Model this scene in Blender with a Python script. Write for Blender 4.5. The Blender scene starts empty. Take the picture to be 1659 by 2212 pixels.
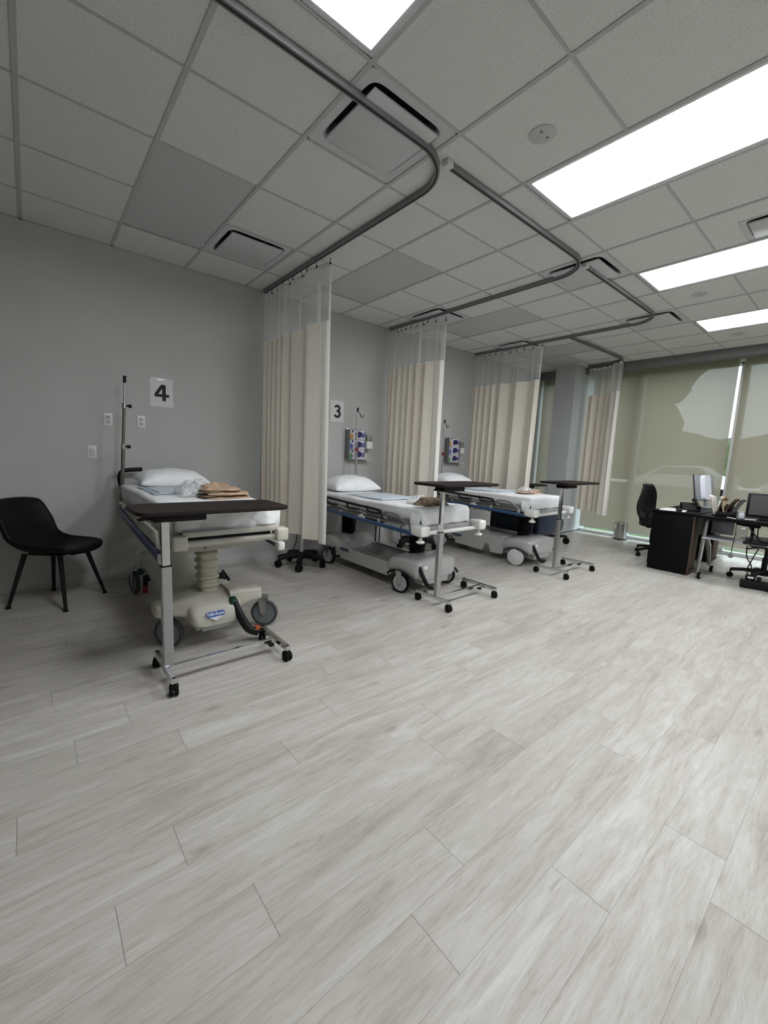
import bpy, bmesh, math, random
from mathutils import Vector, Matrix, noise
random.seed(7)
C = bpy.context.scene.collection
PI = math.pi

# ------------------------------------------------------------------ camera, world, exposure
cam_data = bpy.data.cameras.new('camera')
cam = bpy.data.objects.new('camera', cam_data)
C.objects.link(cam)
cam_data.sensor_fit = 'HORIZONTAL'
cam_data.sensor_width = 36.0
cam_data.lens = 36.0 * 902.06 / 1659.0
cam_data.clip_start = 0.05
cam_data.clip_end = 300
Rr = Vector((0.7648716, -0.6428253, 0.0417969))
Ru = Vector((0.0550044, 0.1298187, 0.9900109))
Rf = Vector((0.6418301, 0.7549322, -0.1346529))
M4 = Matrix(((Rr.x, Ru.x, -Rf.x, 0), (Rr.y, Ru.y, -Rf.y, 0), (Rr.z, Ru.z, -Rf.z, 1.305), (0, 0, 0, 1)))
cam.matrix_world = M4
bpy.context.scene.camera = cam

LIGHT_STRENGTH = 24.0
SKY_STRENGTH = 6.0
vs = bpy.context.scene.view_settings
vs.view_transform = 'Standard'
vs.look = 'None'
vs.gamma = 1.0
vs.use_curve_mapping = False
vs.exposure = 0.0

world = bpy.data.worlds.new('overcast_sky')
bpy.context.scene.world = world
world.use_nodes = True
wn = world.node_tree
bg = wn.nodes['Background']
bg.inputs['Color'].default_value = (0.86, 0.93, 1.0, 1)
bg.inputs['Strength'].default_value = SKY_STRENGTH

CEIL = 3.04
WALL_Y = 4.66
WIN_X = 8.2
NEAR_X = -4.4
RIGHT_Y = -4.0
GX0, GY0, GP = -0.564, 2.312, 0.61

# ------------------------------------------------------------------ material helpers
def new_mat(name):
    m = bpy.data.materials.new(name)
    m.use_nodes = True
    nt = m.node_tree
    return m, nt, nt.nodes['Principled BSDF'], nt.nodes['Material Output']

def mat(name, col, rough=0.5, metal=0.0, var=0.06, scale=12.0, bump=0.0, bscale=None, spec=0.5, coat=0.0):
    """procedural: noise drives a small colour variation and, if asked, a bump"""
    m, nt, b, out = new_mat(name)
    tc = nt.nodes.new('ShaderNodeTexCoord')
    n = nt.nodes.new('ShaderNodeTexNoise')
    n.inputs['Scale'].default_value = scale
    n.inputs['Detail'].default_value = 4
    nt.links.new(tc.outputs['Object'], n.inputs['Vector'])
    r = nt.nodes.new('ShaderNodeValToRGB')
    lo = tuple(max(0, c * (1 - var)) for c in col)
    hi = tuple(min(1, c * (1 + var)) for c in col)
    r.color_ramp.elements[0].position = 0.3
    r.color_ramp.elements[1].position = 0.7
    r.color_ramp.elements[0].color = (*lo, 1)
    r.color_ramp.elements[1].color = (*hi, 1)
    nt.links.new(n.outputs['Fac'], r.inputs['Fac'])
    nt.links.new(r.outputs['Color'], b.inputs['Base Color'])
    b.inputs['Roughness'].default_value = rough
    b.inputs['Metallic'].default_value = metal
    b.inputs['Specular IOR Level'].default_value = spec
    b.inputs['Coat Weight'].default_value = coat
    if bump:
        n2 = nt.nodes.new('ShaderNodeTexNoise')
        n2.inputs['Scale'].default_value = bscale or scale * 8
        n2.inputs['Detail'].default_value = 3
        nt.links.new(tc.outputs['Object'], n2.inputs['Vector'])
        bp = nt.nodes.new('ShaderNodeBump')
        bp.inputs['Strength'].default_value = bump
        bp.inputs['Distance'].default_value = 0.01
        nt.links.new(n2.outputs['Fac'], bp.inputs['Height'])
        nt.links.new(bp.outputs['Normal'], b.inputs['Normal'])
    return m

def mathn(nt, op, a, b=None, c=None):
    n = nt.nodes.new('ShaderNodeMath')
    n.operation = op
    for i, v in enumerate((a, b, c)):
        if v is None:
            continue
        if isinstance(v, (int, float)):
            n.inputs[i].default_value = v
        else:
            nt.links.new(v, n.inputs[i])
    return n.outputs[0]

def mixc(nt, fac, a, b, mode='MIX'):
    n = nt.nodes.new('ShaderNodeMix')
    n.data_type = 'RGBA'
    n.blend_type = mode
    ins = [n.inputs[0], n.inputs[6], n.inputs[7]]
    for s, v in zip(ins, (fac, a, b)):
        if isinstance(v, (int, float)):
            s.default_value = v
        elif isinstance(v, tuple):
            s.default_value = (*v, 1) if len(v) == 3 else v
        else:
            nt.links.new(v, s)
    return n.outputs[2]

def ramp(nt, fac, stops, interp='LINEAR'):
    r = nt.nodes.new('ShaderNodeValToRGB')
    r.color_ramp.interpolation = interp
    el = r.color_ramp.elements
    while len(el) < len(stops):
        el.new(0.5)
    for e, (p, c) in zip(el, stops):
        e.position = p
        e.color = (*c, 1) if isinstance(c, tuple) else (c, c, c, 1)
    nt.links.new(fac, r.inputs['Fac'])
    return r.outputs['Color']

def floor_material():
    m, nt, b, out = new_mat('whitewashed_plank_vinyl')
    g = nt.nodes.new('ShaderNodeNewGeometry')
    s = nt.nodes.new('ShaderNodeSeparateXYZ')
    nt.links.new(g.outputs['Position'], s.inputs[0])
    X, Y = s.outputs[0], s.outputs[1]
    PW, PL = 0.1795, 1.212
    ry = mathn(nt, 'DIVIDE', mathn(nt, 'SUBTRACT', Y, 0.1675), PW)
    row = mathn(nt, 'FLOOR', ry)
    fy = mathn(nt, 'FRACT', ry)
    # offset of each row of planks, twelve rows repeating
    offs = [1.72, 1.23, 0.768, 1.003, 0.448, 0.116, 0.31, 0.80, 1.11, 0.455, 0.082, 0.297]
    rowm = mathn(nt, 'DIVIDE', mathn(nt, 'ADD', mathn(nt, 'FLOORED_MODULO', row, 12.0), 0.5), 12.0)
    oc = ramp(nt, rowm, [(i / 12.0, (o % PL) / PL) for i, o in enumerate(offs)], 'CONSTANT')
    px = mathn(nt, 'SUBTRACT', mathn(nt, 'DIVIDE', X, PL), oc)
    col = mathn(nt, 'FLOOR', px)
    fx = mathn(nt, 'FRACT', px)
    # seams
    dy = mathn(nt, 'MULTIPLY', mathn(nt, 'MINIMUM', fy, mathn(nt, 'SUBTRACT', 1.0, fy)), PW)
    dx = mathn(nt, 'MULTIPLY', mathn(nt, 'MINIMUM', fx, mathn(nt, 'SUBTRACT', 1.0, fx)), PL)
    seam = mathn(nt, 'MAXIMUM', mathn(nt, 'MULTIPLY', mathn(nt, 'LESS_THAN', dy, 0.0011), 0.5), mathn(nt, 'LESS_THAN', dx, 0.0012))
    # random number for each plank
    cv = nt.nodes.new('ShaderNodeCombineXYZ')
    nt.links.new(row, cv.inputs[0]); nt.links.new(col, cv.inputs[1])
    wnz = nt.nodes.new('ShaderNodeTexWhiteNoise'); wnz.noise_dimensions = '3D'
    nt.links.new(cv.outputs[0], wnz.inputs['Vector'])
    rnd = wnz.outputs['Value']
    # plank-local coordinates stretched along the grain
    def grain(sx, sy, detail, rough, dist=0.0, w=17.0):
        v = nt.nodes.new('ShaderNodeCombineXYZ')
        nt.links.new(mathn(nt, 'MULTIPLY', X, sx), v.inputs[0])
        nt.links.new(mathn(nt, 'MULTIPLY', Y, sy), v.inputs[1])
        nt.links.new(mathn(nt, 'MULTIPLY', rnd, w), v.inputs[2])
        n = nt.nodes.new('ShaderNodeTexNoise')
        n.inputs['Scale'].default_value = 1.0
        n.inputs['Detail'].default_value = detail
        n.inputs['Roughness'].default_value = rough
        n.inputs['Distortion'].default_value = dist
        nt.links.new(v.outputs[0], n.inputs['Vector'])
        return n.outputs['Fac']
    broad = grain(1.1, 6.5, 3, 0.55, 0.9)
    mid = grain(2.1, 15.0, 7, 0.66, 1.0, 43.0)
    dash = grain(5.0, 52.0, 4, 0.6, 0.8, 23.0)
    fine = grain(14.0, 190.0, 4, 0.65, 0.6, 31.0)
    base = ramp(nt, broad, [(0.30, (0.335, 0.303, 0.26)), (0.43, (0.415, 0.39, 0.35)), (0.55, (0.475, 0.456, 0.424)), (0.70, (0.56, 0.548, 0.523))])
    c1 = mixc(nt, 0.52, base, ramp(nt, mid, [(0.30, (0.25, 0.212, 0.168)), (0.42, (0.39, 0.36, 0.318)), (0.52, (0.475, 0.456, 0.424)), (0.64, (0.64, 0.632, 0.612))]))
    c1 = mixc(nt, ramp(nt, dash, [(0.26, 0.55), (0.37, 0.0)]), c1, (0.22, 0.185, 0.145))
    c1 = mixc(nt, ramp(nt, dash, [(0.62, 0.0), (0.76, 0.35)]), c1, (0.68, 0.675, 0.655))
    c2 = mixc(nt, 0.27, c1, ramp(nt, fine, [(0.3, (0.24, 0.212, 0.175)), (0.47, (0.46, 0.44, 0.41)), (0.7, (0.60, 0.592, 0.572))]))
    # knots
    kv = nt.nodes.new('ShaderNodeCombineXYZ')
    nt.links.new(mathn(nt, 'MULTIPLY', X, 2.1), kv.inputs[0])
    nt.links.new(mathn(nt, 'MULTIPLY', Y, 4.6), kv.inputs[1])
    vor = nt.nodes.new('ShaderNodeTexVoronoi')
    vor.inputs['Scale'].default_value = 1.0
    nt.links.new(kv.outputs[0], vor.inputs['Vector'])
    kd = mathn(nt, 'ADD', vor.outputs['Distance'], mathn(nt, 'MULTIPLY', mathn(nt, 'SUBTRACT', mid, 0.5), 0.25))
    kn = ramp(nt, kd, [(0.0, 0.8), (0.04, 0.5), (0.13, 0.0)])
    c3 = mixc(nt, kn, c2, (0.25, 0.215, 0.175))
    tone = ramp(nt, rnd, [(0.0, (0.86, 0.85, 0.83)), (1.0, (0.96, 0.957, 0.947))])
    c4 = mixc(nt, 1.0, c3, tone, 'MULTIPLY')
    c5 = mixc(nt, mathn(nt, 'MULTIPLY', seam, 0.62), c4, (0.10, 0.09, 0.08))
    nt.links.new(c5, b.inputs['Base Color'])
    rr = ramp(nt, mathn(nt, 'ADD', mathn(nt, 'MULTIPLY', fine, 0.5), mathn(nt, 'MULTIPLY', mid, 0.5)), [(0.35, 0.42), (0.65, 0.25)])
    nt.links.new(rr, b.inputs['Roughness'])
    b.inputs['Specular IOR Level'].default_value = 0.24
    bp = nt.nodes.new('ShaderNodeBump')
    bp.inputs['Strength'].default_value = 0.18
    bp.inputs['Distance'].default_value = 0.003
    hgt = mathn(nt, 'SUBTRACT', fine, mathn(nt, 'MULTIPLY', seam, 1.2))
    nt.links.new(hgt, bp.inputs['Height'])
    nt.links.new(bp.outputs['Normal'], b.inputs['Normal'])
    return m

def tile_material(name, col, bump):
    m, nt, b, out = new_mat(name)
    tc = nt.nodes.new('ShaderNodeTexCoord')
    n = nt.nodes.new('ShaderNodeTexNoise')
    n.inputs['Scale'].default_value = 140
    n.inputs['Detail'].default_value = 5
    n.inputs['Roughness'].default_value = 0.7
    nt.links.new(tc.outputs['Object'], n.inputs['Vector'])
    c = ramp(nt, n.outputs['Fac'], [(0.34, tuple(x * 0.80 for x in col)), (0.5, col), (0.66, tuple(min(1, x * 1.08) for x in col))])
    nt.links.new(c, b.inputs['Base Color'])
    b.inputs['Roughness'].default_value = 0.9
    b.inputs['Specular IOR Level'].default_value = 0.1
    bp = nt.nodes.new('ShaderNodeBump')
    bp.inputs['Strength'].default_value = bump
    bp.inputs['Distance'].default_value = 0.004
    nt.links.new(n.outputs['Fac'], bp.inputs['Height'])
    nt.links.new(bp.outputs['Normal'], b.inputs['Normal'])
    return m

def emit_mat(name, col, strength):
    m, nt, b, out = new_mat(name)
    e = nt.nodes.new('ShaderNodeEmission')
    e.inputs['Color'].default_value = (*col, 1)
    e.inputs['Strength'].default_value = strength
    nt.links.new(e.outputs[0], out.inputs['Surface'])
    return m

def sheer_mat(name, col, clear, translucent, rough=0.8, weave=0):
    """woven cloth that lets part of the light and of the view through"""
    m, nt, b, out = new_mat(name)
    tc = nt.nodes.new('ShaderNodeTexCoord')
    n = nt.nodes.new('ShaderNodeTexNoise')
    n.inputs['Scale'].default_value = 60
    nt.links.new(tc.outputs['Object'], n.inputs['Vector'])
    c = ramp(nt, n.outputs['Fac'], [(0.3, tuple(x * 0.95 for x in col)), (0.7, tuple(min(1, x * 1.05) for x in col))])
    d = nt.nodes.new('ShaderNodeBsdfDiffuse')
    t = nt.nodes.new('ShaderNodeBsdfTranslucent')
    p = nt.nodes.new('ShaderNodeBsdfTransparent')
    nt.links.new(c, d.inputs['Color']); nt.links.new(c, t.inputs['Color'])
    m1 = nt.nodes.new('ShaderNodeMixShader')
    m1.inputs[0].default_value = translucent
    nt.links.new(d.outputs[0], m1.inputs[1]); nt.links.new(t.outputs[0], m1.inputs[2])
    m2 = nt.nodes.new('ShaderNodeMixShader')
    m2.inputs[0].default_value = clear
    nt.links.new(m1.outputs[0], m2.inputs[1]); nt.links.new(p.outputs[0], m2.inputs[2])
    nt.links.new(m2.outputs[0], out.inputs['Surface'])
    if weave:
        # round holes of a knitted net, laid out on the cloth's own UV in metres
        uv = nt.nodes.new('ShaderNodeSeparateXYZ')
        nt.links.new(tc.outputs['UV'], uv.inputs[0])
        ru = mathn(nt, 'DIVIDE', uv.outputs[0], weave)
        rv = mathn(nt, 'DIVIDE', uv.outputs[1], weave * 0.85)
        sh = mathn(nt, 'MULTIPLY', mathn(nt, 'FLOORED_MODULO', mathn(nt, 'FLOOR', rv), 2.0), 0.5)
        fu = mathn(nt, 'SUBTRACT', mathn(nt, 'FRACT', mathn(nt, 'ADD', ru, sh)), 0.5)
        fv = mathn(nt, 'SUBTRACT', mathn(nt, 'FRACT', rv), 0.5)
        rad = mathn(nt, 'SQRT', mathn(nt, 'ADD', mathn(nt, 'MULTIPLY', fu, fu), mathn(nt, 'MULTIPLY', fv, fv)))
        hole = mathn(nt, 'LESS_THAN', rad, 0.43)
        nt.links.new(mathn(nt, 'ADD', mathn(nt, 'MULTIPLY', hole, clear), 0.08), m2.inputs[0])
    return m

M = {}
M['floor'] = floor_material()
M['wall'] = mat('grey_wall_paint', (0.50, 0.50, 0.487), 0.7, var=0.02, scale=3, bump=0.08, bscale=220, spec=0.25)
M['tile'] = tile_material('mineral_fibre_tile', (0.70, 0.705, 0.69), 0.35)
M['panel'] = tile_material('smooth_gypsum_tile', (0.53, 0.548, 0.552), 0.12)
M['tbar'] = mat('white_tee_bar', (0.45, 0.46, 0.46), 0.5, var=0.03)
M['base'] = mat('vinyl_cove_base', (0.50, 0.50, 0.487), 0.55, var=0.02)
M['header'] = mat('grey_header_paint', (0.19, 0.19, 0.195), 0.6, var=0.03)
M['column'] = mat('grey_column_paint', (0.48, 0.49, 0.50), 0.7, var=0.02, scale=3, spec=0.25)
M['lens'] = emit_mat('lit_troffer_lens', (0.94, 0.97, 1.0), LIGHT_STRENGTH)
M['white_metal'] = mat('white_enamel', (0.62, 0.63, 0.64), 0.4, var=0.03)
M['plaque'] = mat('diffuser_enamel', (0.56, 0.58, 0.59), 0.5, var=0.02)
M['pan'] = mat('dark_duct_and_gap_shade', (0.02, 0.02, 0.02), 0.8)
M['track'] = mat('anodised_track', (0.24, 0.24, 0.245), 0.4, metal=0.5, var=0.05)
M['slot'] = mat('track_slot', (0.012, 0.012, 0.012), 0.6)
M['fabric'] = sheer_mat('cream_curtain_cloth', (0.85, 0.79, 0.70), 0.0, 0.12)
M['hem'] = sheer_mat('pale_hem_cloth', (0.90, 0.87, 0.81), 0.0, 0.15)
M['mesh'] = sheer_mat('white_net', (0.74, 0.75, 0.74), 0.72, 0.3, weave=0.010)
M['netband'] = sheer_mat('white_net_seam', (0.84, 0.85, 0.84), 0.08, 0.2)
M['shade'] = sheer_mat('solar_shade_cloth', (0.225, 0.194, 0.152), 0.036, 0.6)
M['sheet'] = mat('white_bed_sheet', (0.80, 0.81, 0.82), 0.85, var=0.03, scale=8, bump=0.35, bscale=14, spec=0.15)
M['pillow'] = mat('white_pillow_cover', (0.87, 0.885, 0.90), 0.8, var=0.03, scale=10, bump=0.4, bscale=18, spec=0.2)
M['pad'] = mat('pale_blue_pad', (0.50, 0.60, 0.70), 0.8, var=0.05, scale=20, bump=0.3, bscale=60)
M['padtop'] = mat('quilted_white_pad', (0.62, 0.67, 0.72), 0.8, var=0.05, scale=20, bump=0.5, bscale=70)
M['tan'] = mat('tan_folded_cloth', (0.42, 0.29, 0.20), 0.9, var=0.25, scale=14, bump=0.4, bscale=60, spec=0.1)
M['pinktan'] = mat('pink_tan_folded_cloth', (0.46, 0.33, 0.26), 0.9, var=0.25, scale=22, bump=0.4, bscale=60, spec=0.1)
M['brown'] = mat('brown_folded_cloth', (0.155, 0.115, 0.08), 0.9, var=0.25, scale=14, bump=0.4, bscale=60, spec=0.1)
M['cream'] = mat('cream_bed_plastic', (0.50, 0.485, 0.42), 0.4, var=0.04)
M['cream2'] = mat('cream_bed_steel', (0.45, 0.435, 0.38), 0.35, var=0.04)
M['bellow'] = mat('cream_bellows_rubber', (0.46, 0.44, 0.34), 0.35, var=0.06)
M['greybase'] = mat('grey_bed_plastic', (0.42, 0.42, 0.41), 0.22, var=0.03, coat=0.3)
M['greydark'] = mat('dark_grey_tray', (0.17, 0.17, 0.165), 0.3, var=0.05)
M['black'] = mat('black_plastic', (0.007, 0.007, 0.008), 0.5, var=0.1, spec=0.22)
M['rubber'] = mat('black_rubber', (0.006, 0.006, 0.006), 0.8, var=0.1, spec=0.15)
M['blackleather'] = mat('black_leatherette', (0.007, 0.007, 0.008), 0.42, var=0.1, bump=0.15, bscale=260, spec=0.1)
M['blackmetal'] = mat('black_powder_coat', (0.008, 0.008, 0.008), 0.45, var=0.1, spec=0.25)
M['bluerail'] = mat('blue_rail_strip', (0.025, 0.065, 0.15), 0.4, var=0.05)
M['bluerail2'] = mat('violet_blue_rail', (0.045, 0.055, 0.13), 0.45, var=0.05)
M['whiteplastic'] = mat('white_plastic', (0.80, 0.80, 0.77), 0.3, var=0.02)
M['wheel'] = mat('grey_wheel_disc', (0.42, 0.42, 0.42), 0.4, var=0.03)
M['wheelwhite'] = mat('white_wheel_cover', (0.60, 0.60, 0.60), 0.35, var=0.03)
M['wheeldark'] = mat('slate_wheel_disc', (0.17, 0.19, 0.20), 0.45, var=0.04)
M['tyre'] = mat('dark_tyre', (0.045, 0.05, 0.055), 0.6, var=0.05)
M['steel'] = mat('brushed_steel', (0.55, 0.55, 0.55), 0.28, metal=1.0, var=0.05, scale=40)
M['post'] = mat('satin_steel_post', (0.42, 0.425, 0.43), 0.35, metal=0.85, var=0.08, scale=60)
M['chrome'] = mat('chrome_tube', (0.66, 0.66, 0.67), 0.14, metal=1.0, var=0.05, scale=30)
M['poleiron'] = mat('bronze_grey_pole', (0.20, 0.18, 0.165), 0.35, metal=0.8, var=0.05)
M['top'] = mat('walnut_laminate', (0.016, 0.011, 0.010), 0.5, var=0.25, scale=9, spec=0.12)
M['desk'] = mat('black_desk_laminate', (0.004, 0.004, 0.004), 0.45, var=0.1, spec=0.1)
M['fibre'] = mat('brown_fibreboard', (0.075, 0.045, 0.03), 0.7, var=0.15, scale=20)
M['navy'] = mat('navy_vinyl', (0.018, 0.027, 0.05), 0.4, var=0.08)
M['green'] = mat('green_pedal_pad', (0.004, 0.035, 0.022), 0.5)
M['orange'] = mat('orange_pedal_pad', (0.45, 0.09, 0.03), 0.5)
M['red'] = mat('red_tag', (0.25, 0.008, 0.02), 0.45)
M['paper'] = mat('white_paper', (0.66, 0.66, 0.65), 0.55, var=0.02)
M['tape'] = mat('clear_tape', (0.95, 0.95, 0.95), 0.15, var=0.0)
M['ink'] = mat('black_ink', (0.008, 0.008, 0.009), 0.7)
M['plate'] = mat('outlet_plate', (0.68, 0.68, 0.66), 0.35, var=0.02)
M['plategap'] = mat('outlet_insert', (0.52, 0.52, 0.51), 0.4, var=0.02)
M['boxwhite'] = mat('printed_carton_white', (0.62, 0.62, 0.66), 0.5, var=0.03)
M['boxnavy'] = mat('printed_carton_navy', (0.012, 0.012, 0.085), 0.5, var=0.05)
M['boxviolet'] = mat('printed_carton_violet', (0.14, 0.13, 0.30), 0.5, var=0.05)
M['boxorange'] = mat('printed_carton_orange', (0.55, 0.28, 0.06), 0.5, var=0.05)
M['boxblue'] = mat('printed_carton_blue', (0.10, 0.12, 0.45), 0.5, var=0.05)
M['boxgreen'] = mat('printed_carton_green', (0.10, 0.26, 0.13), 0.5, var=0.05)
M['rackgrey'] = mat('smoky_acrylic', (0.16, 0.17, 0.17), 0.25, var=0.04)
M['logoblue'] = mat('blue_badge', (0.03, 0.09, 0.36), 0.4, var=0.03)
M['logowhite'] = mat('white_badge', (0.72, 0.75, 0.80), 0.4, var=0.03)
M['monitor'] = mat('silver_monitor_shell', (0.30, 0.31, 0.34), 0.35, metal=0.3, var=0.03)
M['monitorpale'] = mat('pale_monitor_spine', (0.60, 0.62, 0.68), 0.35, var=0.03)
M['screen'] = mat('unlit_screen', (0.075, 0.075, 0.07), 0.28, var=0.03)
M['manila'] = mat('manila_folder', (0.62, 0.52, 0.36), 0.7, var=0.06)
M['whitefolder'] = mat('white_folder', (0.66, 0.63, 0.57), 0.6, var=0.04)
M['brownfolder'] = mat('brown_folder', (0.16, 0.09, 0.05), 0.7, var=0.1)
M['greyfolder'] = mat('grey_folder', (0.20, 0.20, 0.20), 0.6, var=0.1)
M['shelf'] = mat('silver_shelf', (0.46, 0.47, 0.52), 0.3, metal=0.3, var=0.04)
M['grass'] = mat('lawn', (0.05, 0.095, 0.02), 0.9, var=0.4, scale=3, bump=0.6, bscale=60)
M['leaf'] = mat('tree_leaves', (0.030, 0.045, 0.014), 0.9, var=0.5, scale=2.0)
M['bark'] = mat('tree_bark', (0.05, 0.04, 0.03), 0.9, var=0.3)
M['asphalt'] = mat('asphalt', (0.10, 0.10, 0.10), 0.9, var=0.1)
M['carpaint'] = mat('pale_car_paint', (0.75, 0.76, 0.78), 0.2, var=0.02)
M['carglass'] = mat('car_glass', (0.02, 0.02, 0.025), 0.1)
M['frame'] = mat('white_window_frame', (0.62, 0.63, 0.63), 0.4, var=0.02)
M['sprink'] = mat('sprinkler_cap', (0.52, 0.52, 0.51), 0.5, var=0.02)
M['whitevinyl'] = mat('white_kerb', (0.56, 0.57, 0.57), 0.5, var=0.02)

def plastic_bag_mat():
    m, nt, b, out = new_mat('clear_plastic_bag')
    tc = nt.nodes.new('ShaderNodeTexCoord')
    n = nt.nodes.new('ShaderNodeTexNoise')
    n.inputs['Scale'].default_value = 30
    nt.links.new(tc.outputs['Object'], n.inputs['Vector'])
    b.inputs['Base Color'].default_value = (0.75, 0.75, 0.74, 1)
    b.inputs['Roughness'].default_value = 0.3
    nt.links.new(ramp(nt, n.outputs['Fac'], [(0.35, 0.25), (0.65, 0.7)]), b.inputs['Alpha'])
    bp = nt.nodes.new('ShaderNodeBump')
    bp.inputs['Strength'].default_value = 0.6
    nt.links.new(n.outputs['Fac'], bp.inputs['Height'])
    nt.links.new(bp.outputs['Normal'], b.inputs['Normal'])
    return m
M['bag'] = plastic_bag_mat()

def clear_mat(name, tint, clear, rough=0.05):
    m, nt, b, out = new_mat(name)
    g = nt.nodes.new('ShaderNodeBsdfGlossy')
    g.inputs['Roughness'].default_value = rough
    t = nt.nodes.new('ShaderNodeBsdfTransparent')
    tc = nt.nodes.new('ShaderNodeTexCoord')
    n = nt.nodes.new('ShaderNodeTexNoise')
    n.inputs['Scale'].default_value = 1.5
    nt.links.new(tc.outputs['Object'], n.inputs['Vector'])
    nt.links.new(ramp(nt, n.outputs['Fac'], [(0.3, tuple(x * 0.98 for x in tint)), (0.7, tint)]), t.inputs['Color'])
    x = nt.nodes.new('ShaderNodeMixShader')
    x.inputs[0].default_value = clear
    nt.links.new(g.outputs[0], x.inputs[1]); nt.links.new(t.outputs[0], x.inputs[2])
    nt.links.new(x.outputs[0], out.inputs['Surface'])
    return m
M['glass'] = clear_mat('window_glass', (0.9, 0.94, 0.93), 0.94)
M['clearplastic'] = clear_mat('clear_acrylic', (0.86, 0.87, 0.87), 0.8, 0.15)

# ------------------------------------------------------------------ mesh builder
class MB:
    def __init__(self):
        self.bm = bmesh.new()
    def merge(self, b, mtx=None):
        if mtx is not None:
            b.transform(mtx)
        me = bpy.data.meshes.new('tmp')
        b.to_mesh(me); b.free()
        self.bm.from_mesh(me)
        bpy.data.meshes.remove(me)
        return self
    def box(self, c, s, bev=0.0, rot=None, seg=2):
        b = bmesh.new()
        bmesh.ops.create_cube(b, size=1.0)
        for v in b.verts:
            v.co = Vector((v.co.x * s[0], v.co.y * s[1], v.co.z * s[2]))
        if bev > 0:
            bmesh.ops.bevel(b, geom=list(b.edges), offset=min(bev, min(s) * 0.49), segments=seg, affect='EDGES', profile=0.5)
        mt = Matrix.Translation(Vector(c))
        if rot is not None:
            mt = mt @ rot
        return self.merge(b, mt)
    def bar(self, p0, p1, w, h, bev=0.0, up=(0, 0, 1)):
        p0, p1 = Vector(p0), Vector(p1)
        d = p1 - p0
        L = d.length
        y = d.normalized()
        u = Vector(up)
        x = y.cross(u)
        if x.length < 1e-4:
            x = y.cross(Vector((1, 0, 0)))
        x.normalize()
        z = x.cross(y)
        r = Matrix((x, y, z)).transposed().to_4x4()
        return self.box((p0 + p1) / 2, (w, L, h), bev, r)
    def cyl(self, p0, p1, r0, r1=None, seg=16):
        return self.tube([p0, p1], [r0, r0 if r1 is None else r1], seg)
    def tube(self, pts, r, seg=10, closed=False):
        pts = [Vector(p) for p in pts]
        n = len(pts)
        rs = r if isinstance(r, (list, tuple)) else [r] * n
        rings = []
        prev = None
        for i, p in enumerate(pts):
            if closed:
                t = (pts[(i + 1) % n] - pts[i - 1]).normalized()
            elif i == 0:
                t = (pts[1] - p).normalized()
            elif i == n - 1:
                t = (p - pts[i - 1]).normalized()
            else:
                t = ((pts[i + 1] - p).normalized() + (p - pts[i - 1]).normalized())
                t = t.normalized() if t.length > 1e-6 else (pts[i + 1] - p).normalized()
            if prev is None:
                a = Vector((0, 0, 1)) if abs(t.z) < 0.9 else Vector((1, 0, 0))
                u = t.cross(a).normalized()
            else:
                u = (prev - t * prev.dot(t))
                u = u.normalized() if u.length > 1e-6 else t.orthogonal().normalized()
            prev = u
            w = t.cross(u)
            rings.append([self.bm.verts.new(p + (u * math.cos(2 * PI * k / seg) + w * math.sin(2 * PI * k / seg)) * rs[i]) for k in range(seg)])
        m = n if closed else n - 1
        for i in range(m):
            a, b = rings[i], rings[(i + 1) % n]
            for k in range(seg):
                self.bm.faces.new((a[k], a[(k + 1) % seg], b[(k + 1) % seg], b[k]))
        if not closed:
            self.bm.faces.new(list(reversed(rings[0])))
            self.bm.faces.new(rings[-1])
        return self
    def rings(self, rg, cap=True):
        vr = [[self.bm.verts.new(Vector(p)) for p in r] for r in rg]
        k = len(vr[0])
        for a, b in zip(vr, vr[1:]):
            for i in range(k):
                self.bm.faces.new((a[i], a[(i + 1) % k], b[(i + 1) % k], b[i]))
        if cap:
            self.bm.faces.new(list(reversed(vr[0])))
            self.bm.faces.new(vr[-1])
        return self
    def lathe(self, prof, c=(0, 0, 0), axis='Z', seg=24, cap=True):
        c = Vector(c)
        rg = []
        for r, h in prof:
            ring = []
            for i in range(seg):
                a = 2 * PI * i / seg
                x, y = r * math.cos(a), r * math.sin(a)
                p = {'Z': (x, y, h), 'X': (h, x, y), 'Y': (y, h, x)}[axis]
                ring.append(c + Vector(p))
            rg.append(ring)
        return self.rings(rg, cap)
    def prism(self, poly, origin, ux, uy, depth):
        """closed polygon in the plane (ux, uy), thickness along ux x uy"""
        o, ux, uy = Vector(origin), Vector(ux), Vector(uy)
        nrm = ux.cross(uy).normalized() * depth
        a = [o + ux * x + uy * y for x, y in poly]
        return self.rings([a, [p + nrm for p in a]])
    def grid(self, fn, nu, nv, uvfn=None):
        uvl = self.bm.loops.layers.uv.verify() if uvfn else None
        vs_ = [[self.bm.verts.new(Vector(fn(i / nu, j / nv))) for j in range(nv + 1)] for i in range(nu + 1)]
        for i in range(nu):
            for j in range(nv):
                f = self.bm.faces.new((vs_[i][j], vs_[i + 1][j], vs_[i + 1][j + 1], vs_[i][j + 1]))
                if uvfn:
                    for l, (a, b) in zip(f.loops, ((i, j), (i + 1, j), (i + 1, j + 1), (i, j + 1))):
                        l[uvl].uv = uvfn(a / nu, b / nv)
        return self
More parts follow.
